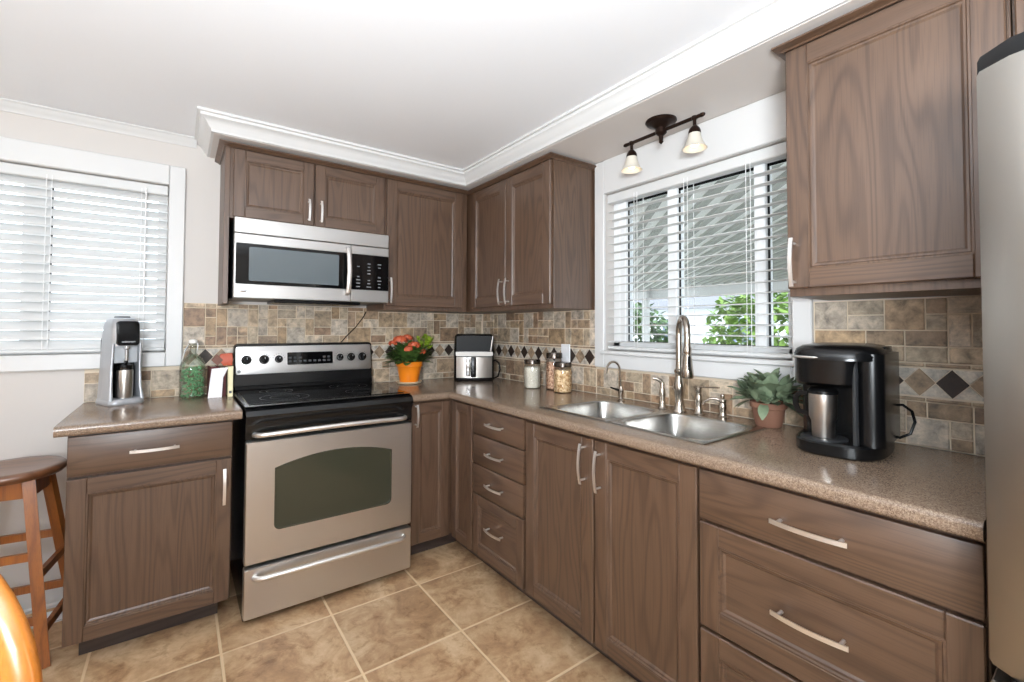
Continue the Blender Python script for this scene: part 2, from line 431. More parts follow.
# blinds
def blind(label, x0, x1, z0, z1, tilt, T, cords, wand):
    th = thing('window_blind', label, 'blind')
    h = MB(); h.T = T; h.box(x0, x1, .002, .05, z1-.05, z1-.002, .004); h.build('headrail', SLAT, th)
    r = MB(); r.T = T; r.box(x0, x1, .002, .05, z0+.004, z0+.022, .005); r.build('bottom_rail', SLAT, th)
    sl = MB(); pitch = .0437; k = 0; z = z0+.045
    while z < z1-.06:
        ca, sa = math.cos(tilt), math.sin(tilt); ly = []
        for q in (-1, -.5, 0, .5, 1):
            y = .025*q; cz = .003*(1-q*q)
            ly.append((y*ca-cz*sa, y*sa+cz*ca))
        sl.T = T
        top = [(0.026+a, z+b) for a, b in ly]; bot = [(0.026+a, z+b-.0026) for a, b in ly][::-1]; P = top+bot
        sl.loft([[(x0+.003, a, b) for a, b in P], [(x1-.003, a, b) for a, b in P]])
        z += pitch
    sl.build('slats', SLAT, th, smooth=40)
    for x in cords:
        c = MB(); c.T = T
        for dy in (.001, .051): c.box(x-.001, x+.001, dy-.001, dy+.001, z0+.02, z1-.03)
        c.box(x-.018-.001, x-.018+.001, .001-.001, .001+.001, z0+.02, z1-.03)
        c.build('ladder_cord', CORDM, th)
    if wand:
        q = MB(); q.T = T; q.tube([(wand, -.008, z1-.03), (wand, -.010, z0+.25)], .0035, 8); q.build('tilt_wand', CORDM, th)
    return th
blind('white slatted blind tilted nearly shut at the window behind the silver soda maker', WX0+.004, WX1-.004, WZ0+.002, WZ1-.002, math.radians(50), Matrix.Identity(4), (-2.9, -2.372, -2.03), -2.03)
blind('white slatted blind with level open slats at the window above the sink', 1.222, 2.130, 1.157, 1.998, math.radians(2), RW, (1.42, 1.70, 1.98), None)

# ------------------------------------------------------------------ tile backsplash
PAL = [(226, 202, 172), (206, 178, 148), (232, 214, 190), (190, 158, 128), (216, 190, 158), (198, 172, 146), (236, 220, 200), (210, 180, 144), (178, 148, 122), (228, 208, 180)]
def tile_box(b, x0, x1, z0, z1, rgb, T, th=.008):
    b.T = T; b.col = lin(rgb); g = .0022; bv = .002
    x0 += g; x1 -= g; z0 += g; z1 -= g
    if x1-x0 < .006 or z1-z0 < .006: return
    y1 = -.003; y0 = -th
    L = [[(x0, y1, z0), (x1, y1, z0), (x1, y1, z1), (x0, y1, z1)], [(x0, y0+bv, z0), (x1, y0+bv, z0), (x1, y0+bv, z1), (x0, y0+bv, z1)],
         [(x0+bv, y0, z0+bv), (x1-bv, y0, z0+bv), (x1-bv, y0, z1-bv), (x0+bv, y0, z1-bv)]]
    b.loft(L, (False, True))
def field(b, regions, x0, x1, zs, T, M=.05):
    """random ashlar of 5 and 10 cm stones; zs = (z start, z end, direction); regions = list of (xa,xb,za,zb) allowed"""
    za, zb = zs; nx = int((x1-x0)/M)+2; nz = int(abs(zb-za)/M+.99)
    up = zb > za; occ = {}
    def cellz(k): return (za+k*M, za+(k+1)*M) if up else (za-(k+1)*M, za-k*M)
    for j in range(nz):
        for i in range(nx):
            if occ.get((i, j)): continue
            opts = [(2, 2)]*4+[(2, 1)]*3+[(1, 2)]*3+[(1, 1)]*3+[(3, 2)]
            random.shuffle(opts)
            for a, c in opts:
                if j+c > nz and c > 1: continue
                if all(not occ.get((i+p, j+q)) for p in range(a) for q in range(c)): break
            else: a = c = 1
            for p in range(a):
                for q in range(c): occ[(i+p, j+q)] = 1
            X0, X1 = x0+i*M, x0+(i+a)*M
            zz = [cellz(j), cellz(j+c-1)]; Z0 = min(zz[0][0], zz[1][0]); Z1 = max(zz[0][1], zz[1][1])
            rgb = random.choice(PAL); k = random.uniform(.9, 1.06); rgb = tuple(min(255, v*k) for v in rgb)
            if a == 2 and c == 2 and random.random() < .5: rgb = tuple(min(255, v*k) for v in (236, 222, 204))
            for (ra, rb, rc, rd) in regions:
                p0, p1, q0, q1 = max(X0, ra), min(X1, rb), max(Z0, rc), min(Z1, rd)
                if p1-p0 > .008 and q1-q0 > .008: tile_box(b, p0, p1, q0, q1, rgb, T)
def band(b, spans, x0, x1, T, ph=0, start=0):
    z0, z1 = 1.066, 1.158; P = .0735; zc = (z0+z1)/2; hh = (z1-z0)/2-.004; hw = P/2-.001
    def clip(pts, lo, hi):
        for sgn, lim in ((1, lo), (-1, hi)):
            out = []
            for i in range(len(pts)):
                a, c = pts[i], pts[(i+1) % len(pts)]; da, dc = sgn*(a[0]-lim), sgn*(c[0]-lim)
                if da >= 0: out.append(a)
                if da*dc < 0:
                    t = da/(da-dc); out.append((a[0]+(c[0]-a[0])*t, a[1]+(c[1]-a[1])*t))
            pts = out
            if len(pts) < 3: return []
        return pts
    b.T = T
    for lo, hi in spans:
        k = int((lo-x0)/P)-1
        while x0+k*P < hi+P:
            c = x0+ph+k*P
            rgb = ((62, 46, 38), (190, 164, 136))[(k+start) % 2]
            for pts, col in (([(c-hw, zc), (c, zc-hh), (c+hw, zc), (c, zc+hh)], rgb),
                             ([(c+.003, zc+hh), (c+P/2, zc+.004), (c+P-.003, zc+hh)], (240, 232, 220)), ([(c+.003, zc-hh), (c+P-.003, zc-hh), (c+P/2, zc-.004)], (240, 230, 216))):
                q = clip(pts, lo, hi)
                if q: b.col = lin(col); b.loft([[(x, -.003, z) for x, z in q], [(x, -.0075, z) for x, z in q]], (False, True))
            k += 1
        x = lo
        while x < hi-.01:
            xe = min(x+.1, hi); col = random.choice([(206, 180, 152), (196, 170, 144), (214, 190, 162)])
            tile_box(b, x, xe, z1+.0, z1+.014, col, T, .011); tile_box(b, x, xe, z0-.014, z0, col, T, .011); x = xe
CT = .914
# stove wall
T0 = Matrix.Identity(4)
th = thing('tile_backsplash', 'tumbled stone tile backsplash on the wall behind the stove', 'backsplash')
g = MB(); g.box(-2.243, -1.868, -.003, -e, CT, 1.068).box(-1.866, -.004, -.003, -e, CT, 1.397); g.build('grout', GROUT, th)
for R_, xa, zz in (([(-1.866, -.01, 1.172, 1.397)], -1.87, (1.172, 1.397)), ([(-2.243, -1.868, CT+.001, 1.062), (-1.866, -.01, CT+.001, 1.052)], -2.243, (1.052, CT+.001))):
    b = MB(); field(b, R_, xa, 0, zz, T0); b.build('stone_tiles', STONE, th)
b = MB(); band(b, [(-1.866, -.01)], -.444, 0, T0, 0, 0); b.build('diamond_border', STONE, th)
# window wall
th = thing('tile_backsplash', 'tumbled stone tile backsplash along the wall under the sink window', 'backsplash')
g = MB(); g.T = RW; g.box(.004, 1.149, -.003, -e, CT, 1.397).box(1.149, 2.2, -.003, -e, CT, 1.062).box(2.201, 2.709, -.003, -e, CT, 1.374); g.build('grout', GROUT, th)
for R_, xa, xb, zz in (([(.01, 1.149, 1.172, 1.397)], .004, 1.15, (1.172, 1.397)), ([(2.201, 2.708, 1.172, 1.374)], 2.204, 2.72, (1.172, 1.397)),
                       ([(.01, 1.149, CT+.001, 1.052), (1.149, 2.201, CT+.001, 1.062), (2.201, 2.708, CT+.001, 1.052)], .004, 2.72, (1.0525, CT+.001))):
    b = MB(); field(b, R_, xa, xb, zz, RW); b.build('stone_tiles', STONE, th)
for sp, x_, st in ((.01, .586, 1), (2.201, 2.561, 0)):
    b = MB(); band(b, [(sp, 1.149 if sp < 1 else 2.708)], x_, 0, RW, 0, st); b.build('diamond_border', STONE, th)
# outlet between jars and window
th = thing('wall_outlet', 'white double outlet cover on the tiles behind the glass jars', 'outlet', (-.012, -.915, 1.118), -PI/2)
b = MB(); b.box(-.038, .038, -.004, .003, -.06, .06, .003); b.build('cover_plate', PLATE, th)
for z in (-.026, .026):
    b = MB(); b.loft([[(x, -.004, z+y) for x, y in rrect(-.017, .017, -.013, .013, .006)], [(x, -.0065, z+y) for x, y in rrect(-.016, .016, -.012, .012, .006)]]); b.build('socket', PLATE, th)

# ------------------------------------------------------------------ cabinets
def pull(parent, c, L, vertical, y, m=NICKEL, bow=.010):
    """flat bowed bar pull on two posts; c = (x,z) centre, y = face it stands on"""
    b = MB(); n = 10; pts = []
    for i in range(n+1):
        t = -1+2*i/n; d = y-.024-bow*(1-t*t)
        pts.append((c[0], d, c[1]+t*L/2) if vertical else (c[0]+t*L/2, d, c[1]))
    sec = [(-.0055, -.002), (.0055, -.002), (.0055, .002), (-.0055, .002)]
    if vertical: sec = [(v, u) for u, v in sec]; b.sweep(pts, sec, up=(1, 0, 0))
    else: b.sweep(pts, [(v, u) for u, v in sec], up=(0, 0, 1))
    for sgn in (-1, 1):
        q = sgn*L*.40; dd = y-.024-bow*(1-.64)
        b.tube([(c[0], y+.001, c[1]+q), (c[0], dd, c[1]+q)] if vertical else [(c[0]+q, y+.001, c[1]), (c[0]+q, dd, c[1])], .0045, 8)
    return b.build('handle', m, parent)
def front(parent, name, x0, x1, z0, z1, y, style='panel', th=.02, fw=.057, horiz=False, handle=None):
    """door or drawer front whose face is at local y; panel style has stiles, rails, sticking and a recessed panel"""
    b = MB(); bk = y+th
    if style == 'slab':
        b.m = 1; b.box(x0, x1, y, bk, z0, z1, .004, 2); o = b.build(name, [OAKV, OAKH], parent)
    else:
        b.m = 0; b.box(x0, x0+fw, y, bk, z0, z1, .003).box(x1-fw, x1, y, bk, z0, z1, .003)
        b.m = 1; b.box(x0+fw-.001, x1-fw+.001, y+.0004, bk, z0, z0+fw, .003).box(x0+fw-.001, x1-fw+.001, y+.0004, bk, z1-fw, z1, .003)
        o = b.build(name, [OAKV, OAKH], parent)
        p = MB()
        def rect(i, d): return [(x0+fw+i, y+d, z0+fw+i), (x1-fw-i, y+d, z0+fw+i), (x1-fw-i, y+d, z1-fw-i), (x0+fw+i, y+d, z1-fw-i)]
        p.loft([rect(-.002, .0015), rect(.003, .001), rect(.006, .005), rect(.011, .006), rect(.016, .010), rect(.017, .0105)], (False, True))
        p.build('panel', OAKH if horiz else OAKV, o, smooth=20)
    if handle: pull(o, (handle[0], handle[1]), handle[2], handle[3], y)
    return o
UP = -.3286; BASE = -.625
def trim_top(parent, path, z, closed=False):
    pr = [(0, 0), (.006, 0), (.010, .005), (.020, .009), (.027, .013), (.027, .018), (.023, .0195), (0, .0195)]
    return crown(path, pr, z, '').build('crown_trim', OAKH, parent, smooth=50)
# -- base cabinet left of the stove
c = thing('base_cabinet', 'oak base cabinet with one drawer over one door, under the silver soda maker', 'cabinet', (-2.2085, 0, 0))
W = .523
MB().box(0, W, -.604, -.012, .11, .8735, .001).build('body', OAKV, c)
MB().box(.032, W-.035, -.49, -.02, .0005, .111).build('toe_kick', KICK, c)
front(c, 'drawer', .002, W-.003, .722, .868, BASE, 'slab', handle=(.258, .793, .155, False))
front(c, 'door', .002, W-.003, .115, .712, BASE, handle=(W-.03, .60, .15, True))
# -- corner base
c = thing('corner_base_cabinet', 'oak corner base cabinet whose two narrow doors meet at the inside corner', 'cabinet', (0, 0, 0))
b = MB(); b.prism([(-.875, -.012), (-.875, -.604), (-.604, -.604), (-.604, -.858), (-.012, -.858), (-.012, -.012)], .11, .8735); b.build('body', OAKV, c)
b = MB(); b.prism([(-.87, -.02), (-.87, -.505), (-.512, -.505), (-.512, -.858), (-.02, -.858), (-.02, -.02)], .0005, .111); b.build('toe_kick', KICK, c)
front(c, 'door', -.862, -.628, .112, .864, BASE, fw=.05, handle=(-.838, .80, .12, True))
o = front(c, 'door', .646, .853, .112, .864, BASE, fw=.045)
o.rotation_euler = (0, 0, -PI/2)
RZ = -PI/2
def right_cab(name, label, y0, loc_z=0): return thing(name, label, 'cabinet', (0, y0, 0), RZ)
# -- four drawer base
c = right_cab('drawer_base_cabinet', 'narrow oak base cabinet with a stack of four drawers beside the sink doors', -.861)
W = .44
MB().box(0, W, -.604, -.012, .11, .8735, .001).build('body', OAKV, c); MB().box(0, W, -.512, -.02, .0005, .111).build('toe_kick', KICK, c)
for z0, z1, st in ((.730, .864, 'slab'), (.578, .724, 'slab'), (.426, .572, 'slab'), (.115, .420, 'panel')):
    front(c, 'drawer', .006, .428, z0, z1, BASE, st, fw=.05, horiz=True, handle=(.217, (z0+z1)/2+(.02 if st == 'panel' else 0), .14, False))
# -- sink base
c = right_cab('sink_base_cabinet', 'oak base cabinet with two tall doors under the sink', -1.302)
W = .818
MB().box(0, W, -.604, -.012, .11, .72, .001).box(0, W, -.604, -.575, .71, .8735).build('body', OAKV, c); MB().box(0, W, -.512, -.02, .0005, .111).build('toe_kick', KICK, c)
front(c, 'door', .004, .402, .115, .862, BASE, handle=(.36, .765, .15, True))
front(c, 'door', .410, .814, .115, .862, BASE, handle=(.438, .755, .15, True))
# -- wide drawers
c = right_cab('wide_drawer_cabinet', 'wide oak base cabinet with three deep drawers next to the fridge', -2.121)
W = .589
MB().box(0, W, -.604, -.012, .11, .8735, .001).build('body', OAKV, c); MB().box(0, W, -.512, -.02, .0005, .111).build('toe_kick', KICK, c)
front(c, 'drawer', .004, W-.004, .720, .862, BASE, 'slab', handle=(.292, .787, .165, False))
front(c, 'drawer', .004, W-.004, .412, .710, BASE, horiz=True, handle=(.292, .558, .165, False))
front(c, 'drawer', .004, W-.004, .115, .402, BASE, horiz=True, handle=(.292, .27, .165, False))
# -- wall cabinets
ZB, ZT, ZU = 1.376, 2.152, SZ-.001
c = thing('wall_cabinet', 'short oak wall cabinet with two doors directly above the microwave', 'cabinet', (-1.715, 0, 0))
b = MB(); b.box(.022, .812, -.308, -.002, 1.81, ZU-.001); b.box(0, .022, -.318, -.002, 1.386, ZU-.001, .001); b.build('body', OAKV, c)
front(c, 'door', .036, .410, 1.815, ZT, UP, fw=.052, handle=(.384, 1.893, .115, True))
front(c, 'door', .418, .806, 1.815, ZT, UP, fw=.052, handle=(.446, 1.893, .115, True))
trim_top(c, [(-e, -.003), (-e, -.329), (.812, -.329)], ZT+.001)
c = thing('wall_cabinet', 'single-door oak wall cabinet above the orange flower pot', 'cabinet', (-.9015, 0, 0))
b = MB(); b.box(0, .568, -.308, -.002, ZB, ZU-.001, .001); b.build('body', OAKV, c)
front(c, 'door', .008, .523, 1.40, ZT, UP, handle=(.026, 1.49, .15, True))
trim_top(c, [(0, -.329), (.57, -.329)], ZT+.001)
c = right_cab('wall_cabinet', 'oak wall cabinet with a pair of doors in the corner beside the sink window', -.002)
b = MB(); b.box(0, 1.137, -.308, -.002, ZB, ZU-.001, .001); b.build('body', OAKV, c)
front(c, 'door', .350, .733, 1.40, ZT, UP, handle=(.705, 1.485, .15, True))
front(c, 'door', .741, 1.128, 1.40, ZT, UP, handle=(.769, 1.485, .15, True))
trim_top(c, [(.335, -.329), (1.137+e, -.329), (1.137+e, -.003)], ZT+.001)
c = right_cab('wall_cabinet', 'large single-door oak wall cabinet above the black coffee maker', -2.247)
b = MB(); b.box(0, .4775, -.308, -.002, ZB, ZU-.001, .001); b.build('body', OAKV, c)
front(c, 'door', .002, .4715, 1.40, ZT, UP, fw=.06, handle=(.022, 1.48, .15, True))
trim_top(c, [(-e, -.003), (-e, -.329), (.4785, -.329)], ZT+.001)
# -- cabinet over the fridge
c = right_cab('wall_cabinet', 'short oak wall cabinet above the refrigerator', -2.7265)
b = MB(); b.box(0, .88, -.308, -.002, 1.80, ZU-.001, .001); b.build('body', OAKV, c)
front(c, 'door', .006, .436, 1.81, ZT, UP, handle=(.41, 1.89, .12, True)); front(c, 'door', .442, .874, 1.81, ZT, UP, handle=(.47, 1.89, .12, True))
trim_top(c, [(0, -.329), (.88, -.329)], ZT+.001)

# ------------------------------------------------------------------ worktops
def top_mesh(xs, ys, inside, z0, z1, is_front):
    bm = bmesh.new(); V = {}
    def v(i, j, z):
        k = (i, j, z)
        if k not in V: V[k] = bm.verts.new((xs[i], ys[j], z))
        return V[k]
    nx, ny = len(xs)-1, len(ys)-1
    ins = lambda i, j: 0 <= i < nx and 0 <= j < ny and inside((xs[i]+xs[i+1])/2, (ys[j]+ys[j+1])/2)
    for i in range(nx):
        for j in range(ny):
            if not ins(i, j): continue
            bm.faces.new([v(i, j, z1), v(i+1, j, z1), v(i+1, j+1, z1), v(i, j+1, z1)])
            bm.faces.new([v(i, j, z0), v(i, j+1, z0), v(i+1, j+1, z0), v(i+1, j, z0)])
            for (di, dj, p, q) in ((-1, 0, (i, j), (i, j+1)), (1, 0, (i+1, j), (i+1, j+1)), (0, -1, (i, j), (i+1, j)), (0, 1, (i, j+1), (i+1, j+1))):
                if not ins(i+di, j+dj): bm.faces.new([v(*p, z0), v(*q, z0), v(*q, z1), v(*p, z1)])
    bmesh.ops.recalc_face_normals(bm, faces=bm.faces[:])
    ed = [e_ for e_ in bm.edges if abs(e_.verts[0].co.z-e_.verts[1].co.z) < 1e-6 and is_front(e_.verts[0].co) and is_front(e_.verts[1].co) and len(e_.link_faces) == 2 and abs(e_.link_faces[0].normal.dot(e_.link_faces[1].normal)) < .5]
    bmesh.ops.bevel(bm, geom=ed, offset=.014, segments=4, profile=.5, affect='EDGES')
    return MB().take(bm)
ED = -.6525
b = top_mesh([-2.24, -1.655], [ED, -.0085], lambda x, y: True, .875, CT, lambda p: p.y < ED+.001)
tag(b.build('countertop', COUNTER), 'short speckled laminate countertop carrying the soda maker and books', 'countertop')
SX0, SX1, SY0, SY1 = -.555, -.150, -2.10, -1.318    # sink rim
b = top_mesh([-.878, ED, SX0+.02, SX1-.02, -.0085], [-2.7095, SY0+.02, SY1-.02, ED, -.0085],
             lambda x, y: (y > ED or x > ED) and not (SX0+.02 < x < SX1-.02 and SY0+.02 < y < SY1-.02), .875, CT,
             lambda p: (abs(p.x-ED) < .001 and p.y < ED+.001) or (abs(p.y-ED) < .001 and p.x < ED+.001))
tag(b.build('countertop', COUNTER), 'long L-shaped speckled laminate countertop holding the sink', 'countertop')

# ------------------------------------------------------------------ sink
th = thing('kitchen_sink', 'double-bowl stainless steel sink set into the long countertop', 'sink', (0, 0, CT))
def bowl(y0, y1, x0, x1, ry0, ry1, depth, drain):
    N = 72; cx, cy = (x0+x1)/2, (y0+y1)/2
    def rectpt(a):
        dx, dy = math.cos(a), math.sin(a)
        k = min(((SX1 if dx > 0 else SX0)-cx)/dx if abs(dx) > 1e-9 else 9, ((ry1 if dy > 0 else ry0)-cy)/dy if abs(dy) > 1e-9 else 9)
        return cx+dx*k, cy+dy*k
    corners = [math.atan2(yy-cy, xx-cx) for xx in (SX0, SX1) for yy in (ry0, ry1)]
    A = [2*PI*i/N-PI for i in range(N)]
    for q in corners:
        i = min(range(N), key=lambda i: abs(A[i]-q)); A[i] = q
    def sup(a, f, z, p=4.5):
        hx, hy = (x1-x0)/2*f, (y1-y0)/2*f; c, s_ = math.cos(a), math.sin(a)
        t = (abs(c/hx)**p+abs(s_/hy)**p)**(-1/p)
        return (cx+c*t, cy+s_*t, z)
    o = [(*rectpt(a), 0) for a in A]
    L = [[(p[0], p[1], .0005) for p in o], [(p[0], p[1], .004) for p in o]]
    ins = [(cx+(p[0]-cx)*.985, cy+(p[1]-cy)*.985, .006) for p in o]
    L += [ins, [sup(a, 1.03, .006) for a in A], [sup(a, 1.0, .003) for a in A], [sup(a, .985, -.006) for a in A], [sup(a, .93, -depth*.75) for a in A],
          [sup(a, .90, -depth*.9) for a in A], [sup(a, .80, -depth) for a in A], [sup(a, .2, -depth-.006, 2) for a in A]]
    m = MB(); m.loft(L, (False, True)); ob = m.build('basin', SINKM, th, smooth=40)
    d = MB(); d.lathe([(.044, 0), (.044, .004), (.036, .004), (.030, -.001), (.004, -.001)], (cx, cy, -depth-.0045), 24); d.build('drain', CHROME, ob)
bowl(-1.690, -1.352, -.525, -.178, -1.708, SY1, .17, True)
bowl(-2.078, -1.726, -.535, -.178, SY0, -1.708, .19, True)
def at_deck(x, y): return (x, y, CT+.0005)
# main faucet
th = thing('kitchen_faucet', 'tall gooseneck pull-down faucet in brushed nickel behind the sink divider', 'faucet', at_deck(-.112, -1.727), math.radians(48))
b = MB(); b.lathe([(.030, 0), (.030, .006), (.026, .012), (.020, .03), (.0175, .06), (.022, .085), (.025, .105), (.022, .125), (.0155, .15), (.0155, .165), (.02, .172), (.02, .18), (.014, .187), (.014, .2)], seg=28); b.build('base', BRUSHN, th)
nr = .062
pts = [(0, 0, .19), (0, 0, .25), (0, 0, .31)]+[(-nr+nr*math.cos(a), 0, .335+nr*1.1*math.sin(a)) for a in [PI*k/16 for k in range(17)]]+[(-2*nr, 0, .30), (-2*nr, 0, .27)]
b = MB(); b.tube(pts, .0135, 16); b.build('gooseneck', BRUSHN, th)
b = MB(); b.lathe([(.013, .285), (.016, .28), (.016, .262), (.0145, .258), (.017, .24), (.0225, .19), (.024, .165), (.021, .158), (.004, .158)], (-2*nr, 0, 0), 24); h = b.build('spray_head', BRUSHN, th)
b = MB(); b.box(-2*nr-.028, -2*nr-.018, -.006, .006, .19, .25, .004); b.build('spray_button', BLACKP, h)
# filter tap
th = thing('filter_tap', 'thin gooseneck filtered-water tap at the end of the sink near the jars', 'tap', at_deck(-.10, -1.40), math.radians(-10))
b = MB(); b.lathe([(.02, 0), (.02, .005), (.012, .012), (.012, .035), (.014, .04), (.014, .055), (.008, .062), (.006, .075)], seg=20); b.build('base', BRUSHN, th)
nr = .04
b = MB(); b.tube([(0, 0, .06), (-.004, 0, .10), (-.008, 0, .14)]+[(-.008-nr+nr*math.cos(a), 0, .155+nr*math.sin(a)) for a in [PI*k/12 for k in range(13)]]+[(-.09, 0, .14)], .0055, 10); b.build('spout', BRUSHN, th)
b = MB(); b.tube([(-.005, 0, .052), (-.05, .02, .068)], [.006, .004], 8); b.build('lever', BLACKP, th)
# side spray
th = thing('side_sprayer', 'slim side sprayer with bent tip just behind the sink divider', 'sprayer', at_deck(-.115, -1.645), math.radians(0))
b = MB(); b.lathe([(.022, 0), (.022, .005), (.016, .012), (.011, .04), (.014, .065), (.012, .085), (.009, .10), (.010, .112), (.008, .12)], seg=20); b.build('base', BRUSHN, th)
b = MB(); b.tube([(0, 0, .11), (-.004, .004, .125), (-.016, .016, .134), (-.030, .03, .136)], [.0085, .0095, .0085, .007], 12); b.build('nozzle', BRUSHN, th)
# lever handle
th = thing('faucet_handle', 'nickel post with a flat lever handle right beside the faucet', 'faucet handle', at_deck(-.10, -1.81), math.radians(90))
b = MB(); b.lathe([(.024, 0), (.024, .005), (.018, .012), (.012, .035), (.015, .055), (.013, .075), (.010, .09), (.013, .098), (.013, .11), (.006, .118)], seg=22); b.build('base', BRUSHN, th)
b = MB(); b.sweep([(.012, 0, .112), (-.02, 0, .117), (-.06, 0, .119), (-.088, 0, .121)], [(-.007, -.003), (.007, -.003), (.007, .003), (-.007, .003)], up=(0, 0, 1)); b.build('lever', BRUSHN, th)
# soap dispenser
th = thing('soap_dispenser', 'nickel soap dispenser with curved spout beside the succulent', 'soap dispenser', at_deck(-.085, -1.905), math.radians(-62))
th.scale = (.85, .85, .78)
b = MB(); b.lathe([(.026, 0), (.026, .006), (.018, .012), (.014, .03), (.018, .05), (.018, .07), (.014, .078), (.019, .084), (.019, .095), (.008, .102)], seg=24); b.build('base', BRUSHN, th)
b = MB(); b.tube([(-.01, 0, .088), (-.03, 0, .096), (-.055, 0, .094), (-.078, 0, .078), (-.086, 0, .06)], [.008, .0075, .007, .0065, .006], 12); b.build('spout', BRUSHN, th)
b = MB(); b.ell((0, 0, .112), (.009, .009, .013)); b.build('knob', BRUSHN, th)

# ------------------------------------------------------------------ stove
th = thing('electric_stove', 'stainless and black electric range standing between the base cabinets', 'stove', (-1.265, 0, 0))
HW = .38
b = MB(); b.box(-HW+.004, HW-.004, -.645, -.02, .012, .905, .003)
for sx in (-1, 1):
    for yy in (-.6, -.08): b.lathe([(.018, 0.0005), (.018, .012)], (sx*.33, yy, 0), 12)
b.build('body', BLACKM, th)
b = MB()   # cooktop and front lip
pr = [(-.03, .906), (-.03, .926), (-.60, .926), (-.665, .922), (-.688, .912), (-.698, .892), (-.690, .870), (-.676, .850), (-.672, .79), (-.645, .79), (-.645, .906)]
b.loft([[(-HW, y, z) for y, z in pr], [(HW, y, z) for y, z in pr]])
b.box(-HW, HW, -.665, -.03, .9255, .929, .0015); b.build('cooktop', BLACKM, th, smooth=30)
b = MB(); b.box(-HW+.018, HW-.018, -.62, -.10, .9285, .9315, .001); g = b.build('glass_top', BLACKG, th)
for bx, by, r in ((-.19, -.46, .11), (.19, -.46, .085), (-.19, -.22, .08), (.19, -.22, .105)):
    b = MB(); b.lathe([(r, .9316), (r, .9319), (r-.002, .9319), (r-.002, .9316)], (bx, by, 0), 40, (False, False)); b.lathe([(r*.6, .9316), (r*.6, .9319), (r*.6-.0015, .9319), (r*.6-.0015, .9316)], (bx, by, 0), 40, (False, False)); b.build('burner_ring', DGREY, g)
# backguard
b = MB()
L0 = rrect(-HW+.004, HW-.004, .93, 1.18, .02); prf = [(-.028, 0), (-.10, 0), (-.108, .004)]
def lean(z): return (z-.93)*.10
b.loft([[(x, -.028, z) for x, z in L0], [(x, -.088+lean(z), z) for x, z in L0], [(x*.992, -.096+lean(z), 1.055+(z-1.055)*.98) for x, z in L0]])
bg = b.build('backguard', BLACKM, th)
b = MB(); L1 = rrect(-HW+.012, HW-.012, 1.014, 1.166, .012); 
b.loft([[(x, -.0955+lean(z), z) for x, z in L1], [(x, -.1015+lean(z), z) for x, z in L1], [(x*.995, -.1025+lean(z), 1.09+(z-1.09)*.98) for x, z in L1]])
b.build('control_panel', STEEL, bg)
b = MB(); b.box(-HW+.006, HW-.006, -.100, -.06, .931, .955, .004); b.build('step', BLACKM, bg)
b = MB(); yy = -.1025+lean(1.09)
L2 = rrect(-.115, .135, 1.058, 1.128, .006); b.loft([[(x, yy+.002+lean(z-.16), z) for x, z in L2], [(x, yy-.003+(z-1.09)*.1, z) for x, z in L2]]); b.build('display', BLACKG, th)
b = MB()
for r_, zz in ((0, 1.078), (1, 1.098)):
    for i in range(9):
        if r_ and 2 < i < 7: continue
        x = -.10+i*.0265; b.box(x-.008, x+.008, yy-.0045+(zz-1.09)*.1, yy-.002+(zz-1.09)*.1, zz-.006, zz+.006, .001)
b.build('display_buttons', GREYP, th)
for x, r in ((-.318, .021), (-.232, .021), (-.158, .017), (.178, .017), (.245, .020), (.313, .021)):
    z = 1.092; y = -.102+lean(z)
    k = MB(); k.T = Matrix.Translation((x, y, z)) @ Matrix.Rotation(PI/2, 4, 'X')
    k.lathe([(r+.004, 0), (r+.004, .003), (r, .006), (r*.92, .022), (r*.8, .026), (.002, .026)], seg=24); k.box(-.004, .004, -r*.95, r*.95, .01, .034, .002)
    o = k.build('knob', BLACKP, th)
    k = MB(); k.box(x-.0012, x+.0012, y-.036, y-.034, z+.006, z+r*.8); k.build('pointer', MARK, o)
k = MB(); k.T = Matrix.Translation((-.352, -.1025+lean(1.03), 1.032)) @ Matrix.Rotation(PI/2, 4, 'X'); k.lathe([(.0085, 0), (.0085, .0015), (.006, .0015), (.006, .001), (.002, .001)], seg=20); k.build('badge', GREYMARK, th)
k = MB()
for x in (-.318, -.232, -.158, .178, .245, .313):
    for a in range(7):
        q = PI*(.1+.8*a/6); px, pz = x+.031*math.cos(q), 1.092+.031*math.sin(q); k.box(px-.0015, px+.0015, -.1033+lean(pz), -.102+lean(pz), pz-.0015, pz+.0015)
k.build('dial_marks', DGREY, th)
# oven door
b = MB(); L = rrect(-HW+.002, HW-.002, .262, .782, .008)
b.loft([[(x, -.648, z) for x, z in L], [(x, -.684, z) for x, z in L], [(x*.99, -.690, .522+(z-.522)*.985) for x, z in L]])
d = b.build('oven_door', STEEL, th)
def winloop(ins, y):
    x0, x1, z0, z1 = -.262+ins, .265-ins, .392+ins, .655-ins; pts = []
    n = 14
    for k in range(n+1):
        t = k/n; x = x0+(x1-x0)*t; u = (t-.5)*2; pts.append((x, y, z1+.042*(1-u*u)-.0))
    for (cx, cz, a0) in ((x1-.025, z0+.025, 0), (x0+.025, z0+.025, -PI/2)):
        for k in range(6): a = a0-PI/2*k/5; pts.append((cx+.025*math.cos(a), y, cz+.025*math.sin(a)))
    return pts
b = MB(); b.loft([winloop(-.004, -.689), winloop(-.003, -.6925), winloop(.002, -.6925), winloop(.004, -.6905)], (False, True))
OVG = mat('oven_window_glass', (58, 58, 46), .1)
b.build('oven_window', OVG, d)
